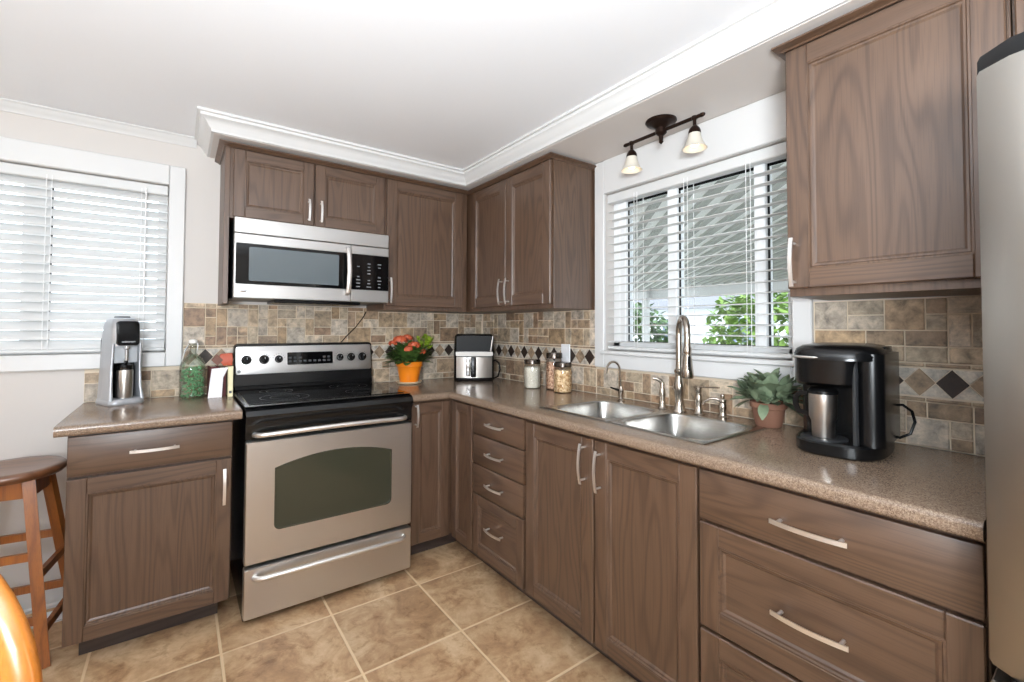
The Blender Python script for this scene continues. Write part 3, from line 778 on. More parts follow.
def towel_bar(x0, x1, z, y, parent, out=.05, r=.011):
    pts = []; n = 8
    for k in range(n+1): a = k/n; pts.append((x0+.05*a**1.6, y-out*math.sin(a*PI/2), z+.004*a))
    pts += [(x0+.05+(x1-x0-.1)*k/12, y-out-.012*math.sin(PI*k/12), z+.004+.006*math.sin(PI*k/12)) for k in range(1, 12)]
    for k in range(n, -1, -1): a = k/n; pts.append((x1-.05*a**1.6, y-out*math.sin(a*PI/2), z+.004*a))
    return MB().tube(pts, r, 12).build('handle', NICKEL, parent)
towel_bar(-.345, .345, .808, -.672, d, .045)
b = MB(); L = rrect(-HW+.002, HW-.002, .035, .246, .008)
b.loft([[(x, -.648, z) for x, z in L], [(x, -.684, z) for x, z in L], [(x*.99, -.690, .14+(z-.14)*.97) for x, z in L]])
d = b.build('storage_drawer', STEEL, th)
towel_bar(-.338, .338, .205, -.688, d, .035)

# ------------------------------------------------------------------ microwave
th = thing('microwave_oven', 'stainless over-the-range microwave mounted above the stove', 'microwave', (-1.2905, 0, 0))
HWm = .3855
b = MB(); b.box(-HWm+.003, HWm-.003, -.352, -.003, 1.412, 1.808, .002); b.build('body', DGREY, th)
b = MB(); b.box(-HWm, HWm, -.388, -.35, 1.728, 1.803, .003)
b.build('vent_panel', STEEL, th)
b = MB()
b.box(-HWm, .168, -.39, -.35, 1.676, 1.724, .003).box(-HWm, .168, -.39, -.35, 1.412, 1.482, .003).box(-HWm, -HWm+.012, -.389, -.35, 1.48, 1.68, .002)
b.box(-HWm+.010, .168, -.386, -.35, 1.478, 1.680); b.build('door', [STEEL], th)
d = th.children[-1]
b = MB(); b.box(-HWm+.006, .166, -.3895, -.384, 1.481, 1.677, .002); b.build('door_glass', BLACKG, d)
WIN = mat('microwave_window', (96, 104, 108), .14, 0, .6)
b = MB(); L = rrect(-.322, .105, 1.497, 1.662, .006); b.loft([[(x, -.389, z) for x, z in L], [(x, -.3908, z) for x, z in L]]); b.build('window', WIN, d)
b = MB(); pts = [(.150, -.388, 1.452), (.150, -.412, 1.460), (.150, -.426, 1.50), (.150, -.436, 1.575), (.150, -.426, 1.655), (.150, -.412, 1.695), (.150, -.388, 1.702)]
b.sweep(pts, [(u*.013, v*.008) for u, v in [(math.cos(2*PI*k/12), math.sin(2*PI*k/12)) for k in range(12)]], up=(0, 1, 0)); b.build('handle', NICKEL, d)
b = MB(); b.box(.172, HWm, -.39, -.35, 1.676, 1.724, .003).box(.172, HWm, -.39, -.35, 1.412, 1.482, .003).box(.172, HWm, -.386, -.35, 1.48, 1.68); cp = b.build('control_panel', STEEL, th)
b = MB(); b.box(.172, HWm-.001, -.3895, -.384, 1.481, 1.677, .002); b.build('keypad_glass', BLACKG, cp)
b = MB()
for i in range(3):
    for j in range(8):
        if random.random() < .2: continue
        x = .21+i*.06; z = 1.498+j*.0185; ww = random.uniform(.006, .013); b.box(x-ww, x+ww, -.3905, -.389, z-.0028, z+.0028)
b.build('key_legends', GREYMARK, cp)
b = MB(); b.box(.24, .33, -.3905, -.389, 1.652, 1.668); b.build('clock_display', BLACKG, cp)
b = MB(); b.ell((-.345, -.3905, 1.447), (.016, .0012, .007), 16, 6); b.build('badge', CHROME, th)
b = MB(); b.box(-.20, .24, -.34, -.10, 1.396, 1.413, .003); b.build('grease_filter', BLACKP, th)
# microwave cord
pts = [(-.905, -.012, 1.372), (-.925, -.014, 1.335), (-.97, -.014, 1.275), (-1.03, -.014, 1.215), (-1.06, -.014, 1.18)]
tag(MB().tube(pts, .003, 8).build('power_cord', BLACKP), 'thin dark cord running down the tiles to the top of the stove', 'cord')

# ------------------------------------------------------------------ refrigerator
th = thing('refrigerator', 'tall stainless refrigerator with curved door beside the countertop', 'fridge', (0, -2.7245, 0))
# local: x = world x ; -y = along wall toward the camera
FW = .86
b = MB(); b.box(-.68, -.03, -FW, -.003, .02, 1.735, .006)
for xx in (-.62, -.1):
    for yy in (-.06, -.80): b.lathe([(.02, 0.0005), (.02, .02)], (xx, yy, 0), 12)
b.build('body', DGREY, th)
def fdoor(z0, z1, name, rim=.008):
    n = 22; P = []
    for k in range(n+1):
        t = k/n; y = -.004-(FW-.008)*t; u = abs(2*t-1)
        x = -.775-.052*(1-u**2.2) + (.020*max(0, (u-.9)/.1)**2)
        P.append((x, y))
    P = [(-.695, P[0][1])]+P+[(-.695, P[-1][1])]
    b = MB(); c = Vector((-.74, -FW/2))
    inn = [(c.x+(p[0]-c.x)*.96, c.y+(p[1]-c.y)*.992) for p in P]
    b.loft([[(*p, z0) for p in inn], [(*p, z0+rim) for p in P], [(*p, z1-rim) for p in P], [(*p, z1) for p in inn]])
    o = b.build(name, FRIDGEM, th, smooth=30)
    g = MB(); g.box(-.696, -.681, -FW+.012, -.012, z0+.008, z1-.008, .002); g.build('gasket', BLACKP, o)
    return o
d1 = fdoor(.712, 1.725, 'fridge_door'); d2 = fdoor(.075, .687, 'freezer_drawer')
b = MB(); b.box(-.812, -.685, -FW+.03, -.03, .688, .711, .002); b.build('divider', BLACKP, th)
# black cap above the door
P = []
n = 22
for k in range(n+1):
    t = k/n; y = -.003-(FW-.006)*t; u = abs(2*t-1); P.append((-.770-.052*(1-u**2.2)+(.03*max(0, (u-.88)/.12)**2), y))
P = [(-.66, P[0][1])]+P+[(-.66, P[-1][1])]
b = MB(); b.loft([[(*p, 1.7255) for p in P], [(*p, 1.748) for p in P], [(p[0]*.985-.012, p[1]*.99-.004, 1.756) for p in P]]); b.build('top_cap', BLACKP, th, smooth=40)
b = MB(); b.tube([(-.80, -FW+.06, .82), (-.85, -FW+.06, .85), (-.86, -FW+.06, 1.1), (-.86, -FW+.06, 1.35), (-.85, -FW+.06, 1.6), (-.80, -FW+.06, 1.63)], .014, 12); b.build('handle', NICKEL, d1)
b = MB(); b.tube([(-.80, -.10, .60), (-.86, -.12, .60), (-.885, -.3, .60), (-.89, -.43, .60), (-.885, -.56, .60), (-.86, -.74, .60), (-.80, -.76, .60)], .014, 12); b.build('handle', NICKEL, d2)
b = MB(); b.box(-.70, -.685, -FW+.02, -.02, .02, .072); b.build('kick_grille', BLACKP, th)

# ------------------------------------------------------------------ ceiling lamp under the bulkhead
th = thing('spotlight_bar', 'bronze two-shade spotlight bar on the bulkhead above the sink window', 'light fixture', (-.18, -1.69, SZ), 0)
b = MB(); b.lathe([(.065, -.0005), (.066, -.006), (.060, -.014), (.040, -.020), (.030, -.028), (.024, -.034), (.024, -.055), (.017, -.062), (.010, -.068), (.008, -.088), (.010, -.094), (.003, -.102)], seg=32); b.build('canopy', BRONZE, th)
b = MB(); b.tube([(0, -.185, -.046), (0, .185, -.046)], .008, 12)
for s_ in (-1, 1): b.ell((0, s_*.190, -.046), (.009, .015, .009)); 
b.build('bar', BRONZE, th)
SHADE = mat('frosted_glass_shade', (206, 200, 188), .3, emit=(255, 236, 205), es=.06)
NT(SHADE).b.inputs['Subsurface Weight'].default_value = 0
for s_ in (-1, 1):
    y = s_*.158
    b = MB(); b.lathe([(.011, -.040), (.012, -.052), (.007, -.056), (.007, -.078), (.012, -.082), (.020, -.092), (.024, -.102), (.024, -.112), (.003, -.112)], (0, y, 0), 20); ho = b.build('lamp_holder', BRONZE, th)
    b = MB(); b.lathe([(.022, -.108), (.026, -.128), (.033, -.150), (.043, -.168), (.048, -.174), (.047, -.175), (.041, -.167), (.031, -.149), (.024, -.128), (.020, -.112)], (0, y, 0), 28, (False, False)); b.build('lamp_shade', SHADE, ho)
    BULB = bpy.data.materials.get('lit_bulb') or mat('lit_bulb', (255, 244, 225), .4, emit=(255, 232, 196), es=6)
    b = MB(); b.ell((0, y, -.145), (.020, .020, .024), 14, 8); b.build('bulb', BULB, ho)

# ------------------------------------------------------------------ counter objects, left
Z = CT+.0005
# soda maker
th = thing('soda_maker', 'silver and black soda maker with steel bottle on the short countertop', 'soda maker', (-2.102, -.120, Z), math.radians(24))
th.scale = (.86, .86, 1.0)
def sm(z, hw, f, bk, r=.035): return [(x, y, z) for x, y in rrect(-hw, hw, -f, bk, r, 6)]
b = MB()
b.loft([sm(0, .080, .100, .10), sm(.008, .083, .103, .102), sm(.022, .078, .098, .10), sm(.028, .070, .09, .095)])            # foot
b.loft([sm(.02, .072, .010, .10, .02), sm(.15, .066, .008, .098, .02), sm(.30, .062, .01, .088, .02)])                          # column
for s_ in (-1, 1):                                                                                                              # cheeks
    b.loft([[(s_*x, y, z) for x, y in rrect(h0, h1, -f, .03, .006, 4)] for z, h0, h1, f in ((.02, .060, .078, .090), (.08, .058, .071, .072), (.18, .056, .068, .068), (.28, .054, .066, .076))])
b.loft([sm(.265, .065, .076, .088), sm(.30, .066, .082, .09), sm(.36, .064, .080, .078), sm(.388, .058, .068, .062), sm(.398, .044, .05, .045)])   # head
b.build('housing', SILVERP, th, smooth=50)
b = MB(); L = rrect(-.050, .050, .270, .382, .016)
b.loft([[(x, -.066, z) for x, z in L], [(x, -.086+.14*max(0, z-.34), z) for x, z in L], [(x*.93, -.089+.14*max(0, z-.34), .326+(z-.326)*.94) for x, z in L]]); fp = b.build('front_panel', BLACKP, th)
text('brand_lettering', 'sodastream', .013, (0, -.0898, .288), (PI/2, 0, 0), MARK, fp)
b = MB(); b.box(-.058, .058, -.014, -.004, .026, .268, .002); b.build('bottle_niche', BLACKP, th)
b = MB(); b.lathe([(.034, .0285), (.037, .034), (.037, .150), (.034, .158)], (0, -.052, 0), 28); o = b.build('steel_bottle', STEELV, th)
b = MB(); b.lathe([(.034, .158), (.036, .162), (.036, .178), (.024, .184), (.014, .188), (.014, .21)], (0, -.052, 0), 28); b.build('bottle_neck', BLACKP, o)
b = MB(); b.box(-.052, .052, -.062, -.055, .19, .268, .002); b.build('splash_shield', mat('smoky_clear_plastic', (176, 180, 184), .25), th)
b = MB(); b.lathe([(.010, .20), (.010, .25), (.015, .255), (.015, .268)], (0, -.068, 0), 16); b.build('nozzle', CHROME, th)
b = MB(); b.box(-.026, .026, -.035, .03, .396, .405, .003); b.build('top_button', GREYP, th)
b = MB(); b.loft([[(x, y, z_) for x, y in rrect(-.058, .058, .08, .106, .012)] for z_ in (.05, .30)]); b.build('gas_cover', GREYP, th)
# flip top bottle
th = thing('glass_bottle', 'clear flip-top glass bottle half filled with green beads by the books', 'bottle', (-1.824, -.13, Z))
pr = [(.050, 0), (.054, .006), (.055, .02), (.055, .15), (.052, .175), (.040, .198), (.022, .215), (.0155, .225), (.014, .262), (.017, .266), (.017, .274)]
b = MB(); b.lathe(pr, seg=28, caps=(True, False)); b.build('bottle_glass', GREENGL, th)
b = MB()
for i in range(150):
    a = random.uniform(0, 2*PI); r = .050*math.sqrt(random.random()); z = .006+.145*random.random()**1.15
    rr = random.uniform(.005, .0085); r = min(r, .052-rr)
    b.ell((r*math.cos(a), r*math.sin(a), z+rr*.4), (rr, rr, rr*.8), 6, 4)
o = b.build('green_filler', PEBBLE, th); o['kind'] = 'stuff'
b = MB(); b.lathe([(.0165, .2745), (.019, .277), (.019, .288), (.010, .294)], seg=18); b.build('stopper', mat('porcelain', (236, 234, 230), .25), th)
b = MB(); b.tube([(-.018, 0, .268), (-.030, -.006, .245), (-.040, -.018, .21), (-.046, -.028, .185)], .0035, 8); b.tube([(.018, 0, .282), (.021, -.004, .262), (.018, -.010, .238)], .002, 6); b.tube([(-.018, 0, .285), (-.022, 0, .25), (-.018, 0, .235)], .002, 6); b.build('wire_bail', CHROME, th)
# books
def book(label, x, y, w, d, h, cover, rz=0, page=True):
    th = thing('book', label, 'book', (x, y, Z), rz)
    b = MB(); b.box(-w/2, -w/2+.003, -d/2, d/2, 0, h, .001).box(w/2-.003, w/2, -d/2, d/2, 0, h, .001).box(-w/2, w/2, -d/2-.002, -d/2+.003, 0, h, .001); b.build('cover', cover, th)
    b = MB(); b.box(-w/2+.003, w/2-.003, -d/2+.003, d/2-.004, .003, h-.004); b.build('pages', mat('paper', (236, 230, 214), .8), th)
    return th
BURG = mat('burgundy_cloth', (88, 28, 30), .6)
book('thick burgundy book standing next to the glass bottle', -1.736, -.10, .036, .11, .155, BURG, math.radians(4))
book('burgundy book half hidden behind the white leaflet', -1.6945, -.085, .028, .12, .145, BURG, 0)
o = book('slim cream book standing against the side of the stove', -1.663, -.125, .022, .115, .155, mat('cream_cover', (238, 228, 186), .5), 0)
b = MB(); b.box(-.006, .006, -.0605, -.0592, .018, .03); b.build('spine_mark', GREYP, o)
b = MB(); b.T = Matrix.Rotation(math.radians(-9), 4, 'X')
b.loft([[(-.036, -.001, 0), (.024, -.001, 0), (.024, .001, 0), (-.036, .001, 0)], [(-.026, -.001, .10), (.030, -.001, .10), (.030, .001, .10), (-.026, .001, .10)], [(-.020, -.001, .146), (.052, -.016, .150), (.052, -.014, .150), (-.020, .001, .146)]])
tag(b.build('leaflet', mat('white_card', (240, 236, 238), .7)), 'white folded leaflet leaning on the burgundy books', 'leaflet', loc=(-1.724, -.182, Z))
th = thing('spice_packet', 'orange and brown packet lying on top of the cream book', 'packet', (-1.672, -.115, Z+.1565), 0)
b = MB(); b.loft([[(-.020, -.022, 0), (.018, -.022, 0), (.018, .02, 0), (-.020, .02, 0)], [(-.040, -.026, .028), (.021, -.026, .030), (.021, .022, .030), (-.040, .022, .028)], [(-.034, -.014, .060), (.019, -.014, .064), (.019, .010, .064), (-.034, .010, .060)]]); b.build('pouch', mat('orange_foil', (186, 80, 46), .4), th)
b = MB(); b.loft([[(-.046, y, .002), (-.022, y, .030), (-.050, y, .060), (-.074, y, .030)] for y in (-.028, .004)]); b.build('folded_flap', mat('brown_foil', (112, 64, 46), .45), th)

# ------------------------------------------------------------------ orange flower pot
th = thing('flower_pot', 'orange ceramic pot of coral kalanchoe on the counter beside the stove', 'potted plant', (-.675, -.170, Z))
b = MB(); b.lathe([(.060, 0), (.074, .004), (.082, .014), (.080, .016), (.068, .008)], seg=32); b.build('saucer', SAUCER, th)
b = MB(); b.lathe([(.054, .009), (.058, .012), (.067, .06), (.077, .105), (.083, .112), (.085, .140), (.081, .142), (.075, .130)], seg=36, caps=(True, False)); pt = b.build('pot', ORANGE, th)
b = MB(); b.lathe([(.074, .124), (.002, .128)], seg=24); b.build('soil', SOIL, pt)
b = MB()
for i in range(210):
    a = random.uniform(0, 2*PI); el = random.uniform(.0, 1.25); L = random.uniform(.055, .095); q = random.random()**.5
    base = Vector((q*.095*math.cos(a), q*.06*math.sin(a), .125+random.uniform(.01, .115)*(1.1-q*.5)))
    d = (math.cos(a)*math.cos(el), math.sin(a)*math.cos(el)*.55, math.sin(el)*.75)
    b.leaf(base, d, (0, 0, 1), L, L*.58, .25)
for a, z in ((PI*1.05, .14), (PI*.95, .11), (PI*1.15, .17), (PI*1.0, .18)):
    b.leaf((-.08, -.01, z), (math.cos(a), math.sin(a)*.4-.2, .15), (0, 0, 1), .11, .05, .1)
for i in range(18):
    x, y = random.uniform(-.08, .08), random.uniform(-.05, .05); b.tube([(x*.5, y*.5, .125), (x, y, .25)], .003, 5)
b.build('foliage', LEAF, th)
b = MB()
for i in range(46):
    a = random.uniform(0, 2*PI); el = random.uniform(.2, 1.3); L = random.uniform(.032, .055)
    b.leaf((.100+random.uniform(-.04, .04), random.uniform(-.05, .02), .20+random.uniform(0, .10)), (math.cos(a)*math.cos(el), math.sin(a)*math.cos(el)*.7, math.sin(el)), (0, 0, 1), L, L*.6, .2)
b.build('young_leaves', LIME, th)
for cx, cy, cz, R, n in ((-.075, -.03, .290, .050, 60), (.005, -.06, .255, .046, 56), (-.015, .0, .300, .040, 40), (.055, -.065, .215, .032, 30), (-.045, -.085, .235, .030, 26), (-.12, -.02, .270, .030, 24)):
    b = MB()
    for i in range(int(n*1.3)):
        a, u = random.uniform(0, 2*PI), random.uniform(-.25, 1); w = math.sqrt(1-u*u)
        nrm = Vector((w*math.cos(a), w*math.sin(a), u)); c0 = Vector((cx, cy, cz-.012))+Vector((nrm.x*R*.85, nrm.y*R*.7, nrm.z*R*.55))*random.uniform(.8, 1.05)
        t1 = nrm.orthogonal().normalized(); t2 = nrm.cross(t1); ph = random.uniform(0, PI)
        for k in range(4):
            aa = k*PI/2+ph; b.leaf(c0, t1*math.cos(aa)+t2*math.sin(aa)+nrm*.25, nrm, .0125, .0105, .2, 2)
    b.build('flower_cluster', CORAL, th)

# ------------------------------------------------------------------ air fryer in the corner
th = thing('air_fryer', 'black and stainless air fryer standing in the corner of the long countertop', 'air fryer', (-.205, -.195, Z), math.radians(-30))
th.scale = (1.1, 1.05, 1.04)
def fr(z, hw, f, bk, r): return [(x, y, z) for x, y in rrect(-hw, hw, -f, bk, r, 6)]
b = MB(); b.loft([fr(0, .118, .125, .125, .03), fr(.012, .123, .13, .13, .035), fr(.20, .123, .13, .13, .035), fr(.285, .120, .126, .126, .035), fr(.302, .110, .115, .115, .035)]); b.build('housing', BLACKP, th)
b = MB(); L = rrect(-.108, .108, .192, .292, .01); b.loft([[(x, -.122, z) for x, z in L], [(x, -.132, z) for x, z in L]]); b.build('control_panel', SATINB, th)
b = MB(); L = rrect(-.112, .112, .162, .190, .006); b.loft([[(x, -.12, z) for x, z in L], [(x, -.134, z) for x, z in L]]); b.build('steel_band', brushed('dull_steel', (150, 146, 141), .48), th)
def bow(x): return -.134-.016*(1-(x/.11)**2)
b = MB(); xs = [-.108+.216*k/12 for k in range(13)]
b.loft([[(x, -.115, .025) for x in xs]+[(x, bow(x), .025) for x in xs[::-1]], [(x, -.115, .156) for x in xs]+[(x, bow(x), .156) for x in xs[::-1]]]); d = b.build('basket_front', STEELV, th)
b = MB(); b.box(-.022, .010, -.178, -.14, .03, .158, .006, 2); b.build('handle', BLACKP, d)
b = MB(); b.box(-.050, -.024, -.172, -.142, .035, .156, .005, 2); b.build('handle_plate', CHROME, d)
b = MB(); b.sweep([(.098, -.1325, .192), (.104, -.1325, .23), (.112, -.130, .29)], [(-.0035, -.001), (.0035, -.001), (.0035, .001), (-.0035, .001)], up=(0, 1, 0)); b.build('chrome_strip', CHROME, th)
b = MB(); b.T = Matrix.Rotation(math.radians(28), 4, 'Z'); b.tube([(.06, -.08, .02), (.066, -.125, .012), (.075, -.17, .03), (.08, -.185, .075), (.082, -.17, .115), (.09, -.12, .13), (.10, -.06, .125)], .005, 8); b.build('cord', BLACKP, th)

# ------------------------------------------------------------------ jars
def grain(name, a, b, sc):
    m = mat(name, a, .7); t = NT(m); t.base(t.mix(t.ramp(t.noise(t.coord(), sc, 2), [(.40, (0, 0, 0)), (.60, (1, 1, 1))]), lin(a), lin(b))); return m
RICE = grain('white_rice', (236, 232, 220), (200, 192, 172), 260); PASTA = grain('pale_pasta', (238, 212, 170), (186, 142, 92), 75); CEREAL = grain('pink_beige_cereal', (226, 190, 160), (160, 112, 84), 90)
JLID = mat('dark_steel_lid', (96, 88, 82), .25, 1.0)
def jar(label, x, y, r, h, m, kind):
    th = thing('storage_jar', label, 'jar', (x, y, Z), random.uniform(0, 1), 'glass jars of dry goods')
    b = MB(); b.lathe([(r*.9, 0), (r, .006), (r*1.02, .02), (r*1.02, h*.72), (r*.97, h*.80), (r*.80, h*.85), (r*.80, h*.87)], seg=28, caps=(True, False)); b.build('glass_body', GLASS, th)
    ri = r*.96; ht = h*.74; b = MB(); b.lathe([(ri*.9, .004), (ri*.97, .012), (ri*.97, ht*.93), (ri*.86, ht)], seg=28)
    n, sx = {'rice': (500, (.0022, .0045)), 'pasta': (200, (.0068, .013)), 'cereal': (220, (.0065, .0105))}[kind]
    for i in range(n):
        a = random.uniform(0, 2*PI); z = random.uniform(.012, ht*.97); rr = ri*.965
        M_ = Matrix.Translation((rr*math.cos(a), rr*math.sin(a), z)) @ Matrix.Rotation(a, 4, 'Z') @ Matrix.Rotation(random.uniform(0, PI), 4, 'X')
        b.T = M_; b.ell((0, 0, 0), (sx[0]*.5, sx[0], sx[1]), 6, 4); b.T = None
    o = b.build('contents', m, th, smooth=60); o['kind'] = 'stuff'
    b = MB(); b.lathe([(r*.88, h*.845), (r*.98, h*.85), (r*.98, h*.965), (r*.94, h*.995), (.004, h)], seg=32, caps=(True, True)); l = b.build('lid', JLID, th)
jar('glass jar of fine white rice, nearest the air fryer', -.150, -.772, .050, .17, RICE, 'rice')
jar('tall glass jar of pinkish cereal, behind the macaroni jar', -.085, -.895, .048, .215, CEREAL, 'cereal')
jar('glass jar of pale macaroni, in front nearest the sink', -.125, -1.010, .050, .168, PASTA, 'pasta')

# ------------------------------------------------------------------ succulent
th = thing('succulent_pot', 'grey-green leafy succulent in a small terracotta pot beside the coffee maker', 'potted plant', (-.092, -2.082, Z))
b = MB(); b.lathe([(.040, 0), (.043, .003), (.055, .066), (.061, .070), (.062, .088), (.057, .090), (.053, .078)], seg=30, caps=(True, False)); p = b.build('pot', TERRA, th)
b = MB(); b.lathe([(.054, .078), (.002, .084)], seg=20); b.build('soil', SOIL, p)
b = MB()
for i in range(190):
    a = random.uniform(0, 2*PI); el = random.choice([random.uniform(-.1, .6), random.uniform(.4, 1.45), random.uniform(.4, 1.45)]); L = random.uniform(.042, .068)
    st = random.uniform(.01, .085); base = Vector((st*math.cos(a)*.8, st*math.sin(a)*1.1, .090+random.uniform(0, .075)*(1 if el > .4 else .45)*(1.15-st*6)))
    d = Vector((math.cos(a)*math.cos(el)*.7, math.sin(a)*math.cos(el), math.sin(el)))
    if base.x+d.normalized().x*L > .074: continue
    b.leaf(base, d, (0, 0, 1), L, L*.72, .14, 5, .3)
for a, z in ((1.7, .08), (4.6, .07), (4.9, .05), (1.4, .09), (3.3, .08)):
    b.leaf((.05*math.cos(a), .055*math.sin(a), .09), (math.cos(a)*.5, math.sin(a), -.25), (0, 0, 1), .075, .035, .3)
b.build('leaves', SAGE, th)

# ------------------------------------------------------------------ pod coffee maker and travel mug
KX, KY = -.232, -2.362
th = thing('coffee_maker', 'black pod coffee maker on the long countertop under the large wall cabinet', 'coffee maker', (KX, KY, Z), RZ+math.radians(6))
# local: -y is the front
def kl(z, hw, f, bk, p=3.2, n=40, sh=0):
    out = []; hw *= .92
    for k in range(n):
        a = 2*PI*k/n; c, s_ = math.cos(a), math.sin(a); hy = bk if s_ > 0 else f
        t = (abs(c/hw)**p+abs(s_/hy)**p)**(-1/p); out.append((c*t+sh, s_*t, z))
    return out
b = MB(); b.loft([kl(0, .112, .150, .150), kl(.006, .118, .157, .155), kl(.034, .119, .158, .156), kl(.040, .114, .152, .152)]); b.build('base', BLACKP, th)
b = MB()   # rear tower: right side full, left niche cut
b.loft([kl(.038, .116, .02, .152), kl(.20, .117, .03, .154), kl(.31, .116, .03, .152)]); b.build('tower', BLACKP, th)
b = MB(); b.loft([[(x, y, z) for x, y in rrect(.050, .113, -.128, .150, .03, 6)] for z in (.038, .20, .292)]); o = b.build('water_tank', BLACKP, th)
b = MB(); b.box(.046, .058, -.136, -.115, .03, .276, .004); b.build('tank_rail', DGREY, o)
b = MB(); b.loft([kl(.195, .094, .125, .10, sh=-.02), kl(.205, .100, .148, .12, sh=-.018), kl(.272, .104, .156, .13, sh=-.014)]); b.build('brew_head', BLACKP, th)
b = MB(); b.loft([kl(.272, .121, .160, .155), kl(.286, .122, .160, .156), kl(.302, .116, .15, .152), kl(.312, .10, .125, .135), kl(.3175, .07, .09, .10)], ); lid = b.build('lid', BLACKM, th, smooth=50)
b = MB(); b.T = Matrix.Translation((-.025, -.006, 0)); pts = [(p[0], p[1], p[2]) for p in kl(.279, .099, .150, .10)][21:40]; b.tube(pts, .0035, 8); b.build('lid_rim', NICKEL, lid)
b = MB(); b.ell((-.028, -.112, .304), (.022, .016, .006)); b.build('lid_badge', SILVERP, lid)
b = MB()
for i in range(4): b.ell((.04+i*.017, -.10+i*.02, .3045-.001*i), (.0045, .0045, .002), 8, 4)
b.build('brew_buttons', SILVERP, lid)
b = MB(); b.lathe([(.058, .038), (.058, .044), (.05, .045), (.004, .045)], (-.03, -.095, 0), 28); b.build('drip_tray', DGREY, th)
b = MB(); b.tube([(.100, .06, .05), (.118, .07, .042), (.140, .085, .055), (.150, .09, .09), (.144, .09, .12), (.125, .08, .138), (.100, .07, .135)], .004, 8); b.build('cord', BLACKP, th)
import mathutils
Mw = Matrix.Translation((KX, KY, Z)) @ Matrix.Rotation(RZ+math.radians(6), 4, 'Z')
p = Mw @ Vector((-.030, -.100, .0458))
th = thing('travel_mug', 'stainless travel mug with black handle standing in the coffee maker', 'mug', p, RZ)
b = MB(); b.lathe([(.027, 0), (.028, .003), (.029, .045), (.035, .058), (.0355, .12), (.0355, .125)], seg=30); b.build('body', STEELV, th)
b = MB(); b.lathe([(.0355, .125), (.0375, .127), (.0375, .134), (.031, .142), (.002, .143)], seg=30); b.build('lid', BLACKP, th)
b = MB(); b.sweep([(-.036, -.004, .062), (-.062, -.006, .066), (-.070, -.006, .085), (-.070, -.006, .108), (-.058, -.005, .122), (-.038, -.004, .122)], [(-.007, -.004), (.007, -.004), (.007, .004), (-.007, .004)], up=(0, 1, 0)); b.build('handle', BLACKP, th)

# ------------------------------------------------------------------ stool, chair, floor register
th = thing('bar_stool', 'round-seat oak bar stool standing against the wall beside the base cabinet', 'stool', (-2.412, -.31, 0), math.radians(-8))
b = MB(); b.lathe([(.05, .680), (.130, .680), (.152, .686), (.165, .700), (.165, .710), (.154, .720), (.13, .7185), (.06, .712), (.004, .711)], seg=48); b.build('seat', HONEYX, th, smooth=60)
feet = {}
for sx in (-1, 1):
    for sy in (-1, 1):
        b = MB(); top, bot = Vector((sx*.080, sy*.080, .684)), Vector((sx*.166, sy*.166, .0005)); feet[(sx, sy)] = (top, bot)
        b.sweep([top, bot], [(-.018, -.014), (.018, -.014), (.018, .014), (-.018, .014)], up=(sx*.3, sy, .0)); b.build('leg', HONEY, th)
def on(l, z): t_, b_ = feet[l]; k = (t_.z-z)/(t_.z-b_.z); return t_+(b_-t_)*k
for A, B_, zs in (((-1, -1), (1, -1), (.40, .17)), ((-1, 1), (1, 1), (.40, .17)), ((-1, -1), (-1, 1), (.32, .24)), ((1, -1), (1, 1), (.32, .12))):
    for z in zs:
        b = MB(); b.sweep([on(A, z), on(B_, z)], [(-.008, -.015), (.008, -.015), (.008, .015), (-.008, .015)], up=(0, 0, 1)); b.build('stretcher', HONEY, th)
b = MB()
for A, B_ in (((-1, -1), (1, -1)), ((-1, 1), (1, 1)), ((-1, -1), (-1, 1)), ((1, -1), (1, 1))): b.sweep([on(A, .645), on(B_, .645)], [(-.009, -.03), (.009, -.03), (.009, .03), (-.009, .03)], up=(0, 0, 1))
b.build('apron', HONEY, th)
# chair near the camera
HC = Vector((-2.2417, -1.9410, .758)); HR = .255
th = thing('dining_chair', 'golden oak bow-back dining chair whose curved back rail shows in front of the bar stool', 'chair', (HC.x, HC.y, 0), math.radians(-35.4))
b = MB(); n = 28; pts = []
for k in range(n+1):
    a = PI*k/n; pts.append((HR*math.cos(a)*1.0, .03*(math.sin(a)), HC.z+HR*math.sin(a)))
pts = [(HR*.80, -.045, .465), (HR*.93, -.02, .62)]+pts+[(-HR*.93, -.02, .62), (-HR*.80, -.045, .465)]
sec = [(.026*math.cos(2*PI*k/14), .018*math.sin(2*PI*k/14)) for k in range(14)]
b.sweep(pts, sec, up=(0, 1, 0)); b.build('bow_back', GOLD, th, smooth=60)
for i in range(7):
    x = -.14+.0467*i; zt = HC.z+math.sqrt(max(0, (HR-.01)**2-(x*1.25)**2))
    b = MB(); b.tube([(x*.85, -.05, .463), (x*1.05, -.01, .7), (x*1.25, .025*(zt-HC.z)/HR, zt)], [.008, .011, .007], 8); b.build('spindle', GOLD, th)
b = MB(); b.loft([[(x, y-.25, z) for x, y in rrect(-.21*k, .21*k, -.21*k, .21*k, .10*k, 6)] for z, k in ((.43, .93), (.437, 1), (.460, 1), (.466, .96))]); b.build('seat', GOLD, th)
for sx in (-1, 1):
    for sy in (-1, 1):
        b = MB(); b.tube([(sx*.14, -.25+sy*.14, .432), (sx*.17, -.25+sy*.175, .22), (sx*.195, -.25+sy*.205, .0005)], [.014, .019, .012], 10); b.build('leg', GOLD, th)
for sx in (-1, 1):
    b = MB(); b.tube([(sx*.17, -.25-.175, .20), (sx*.17, -.25+.175, .20)], .010, 8); b.build('stretcher', GOLD, th)
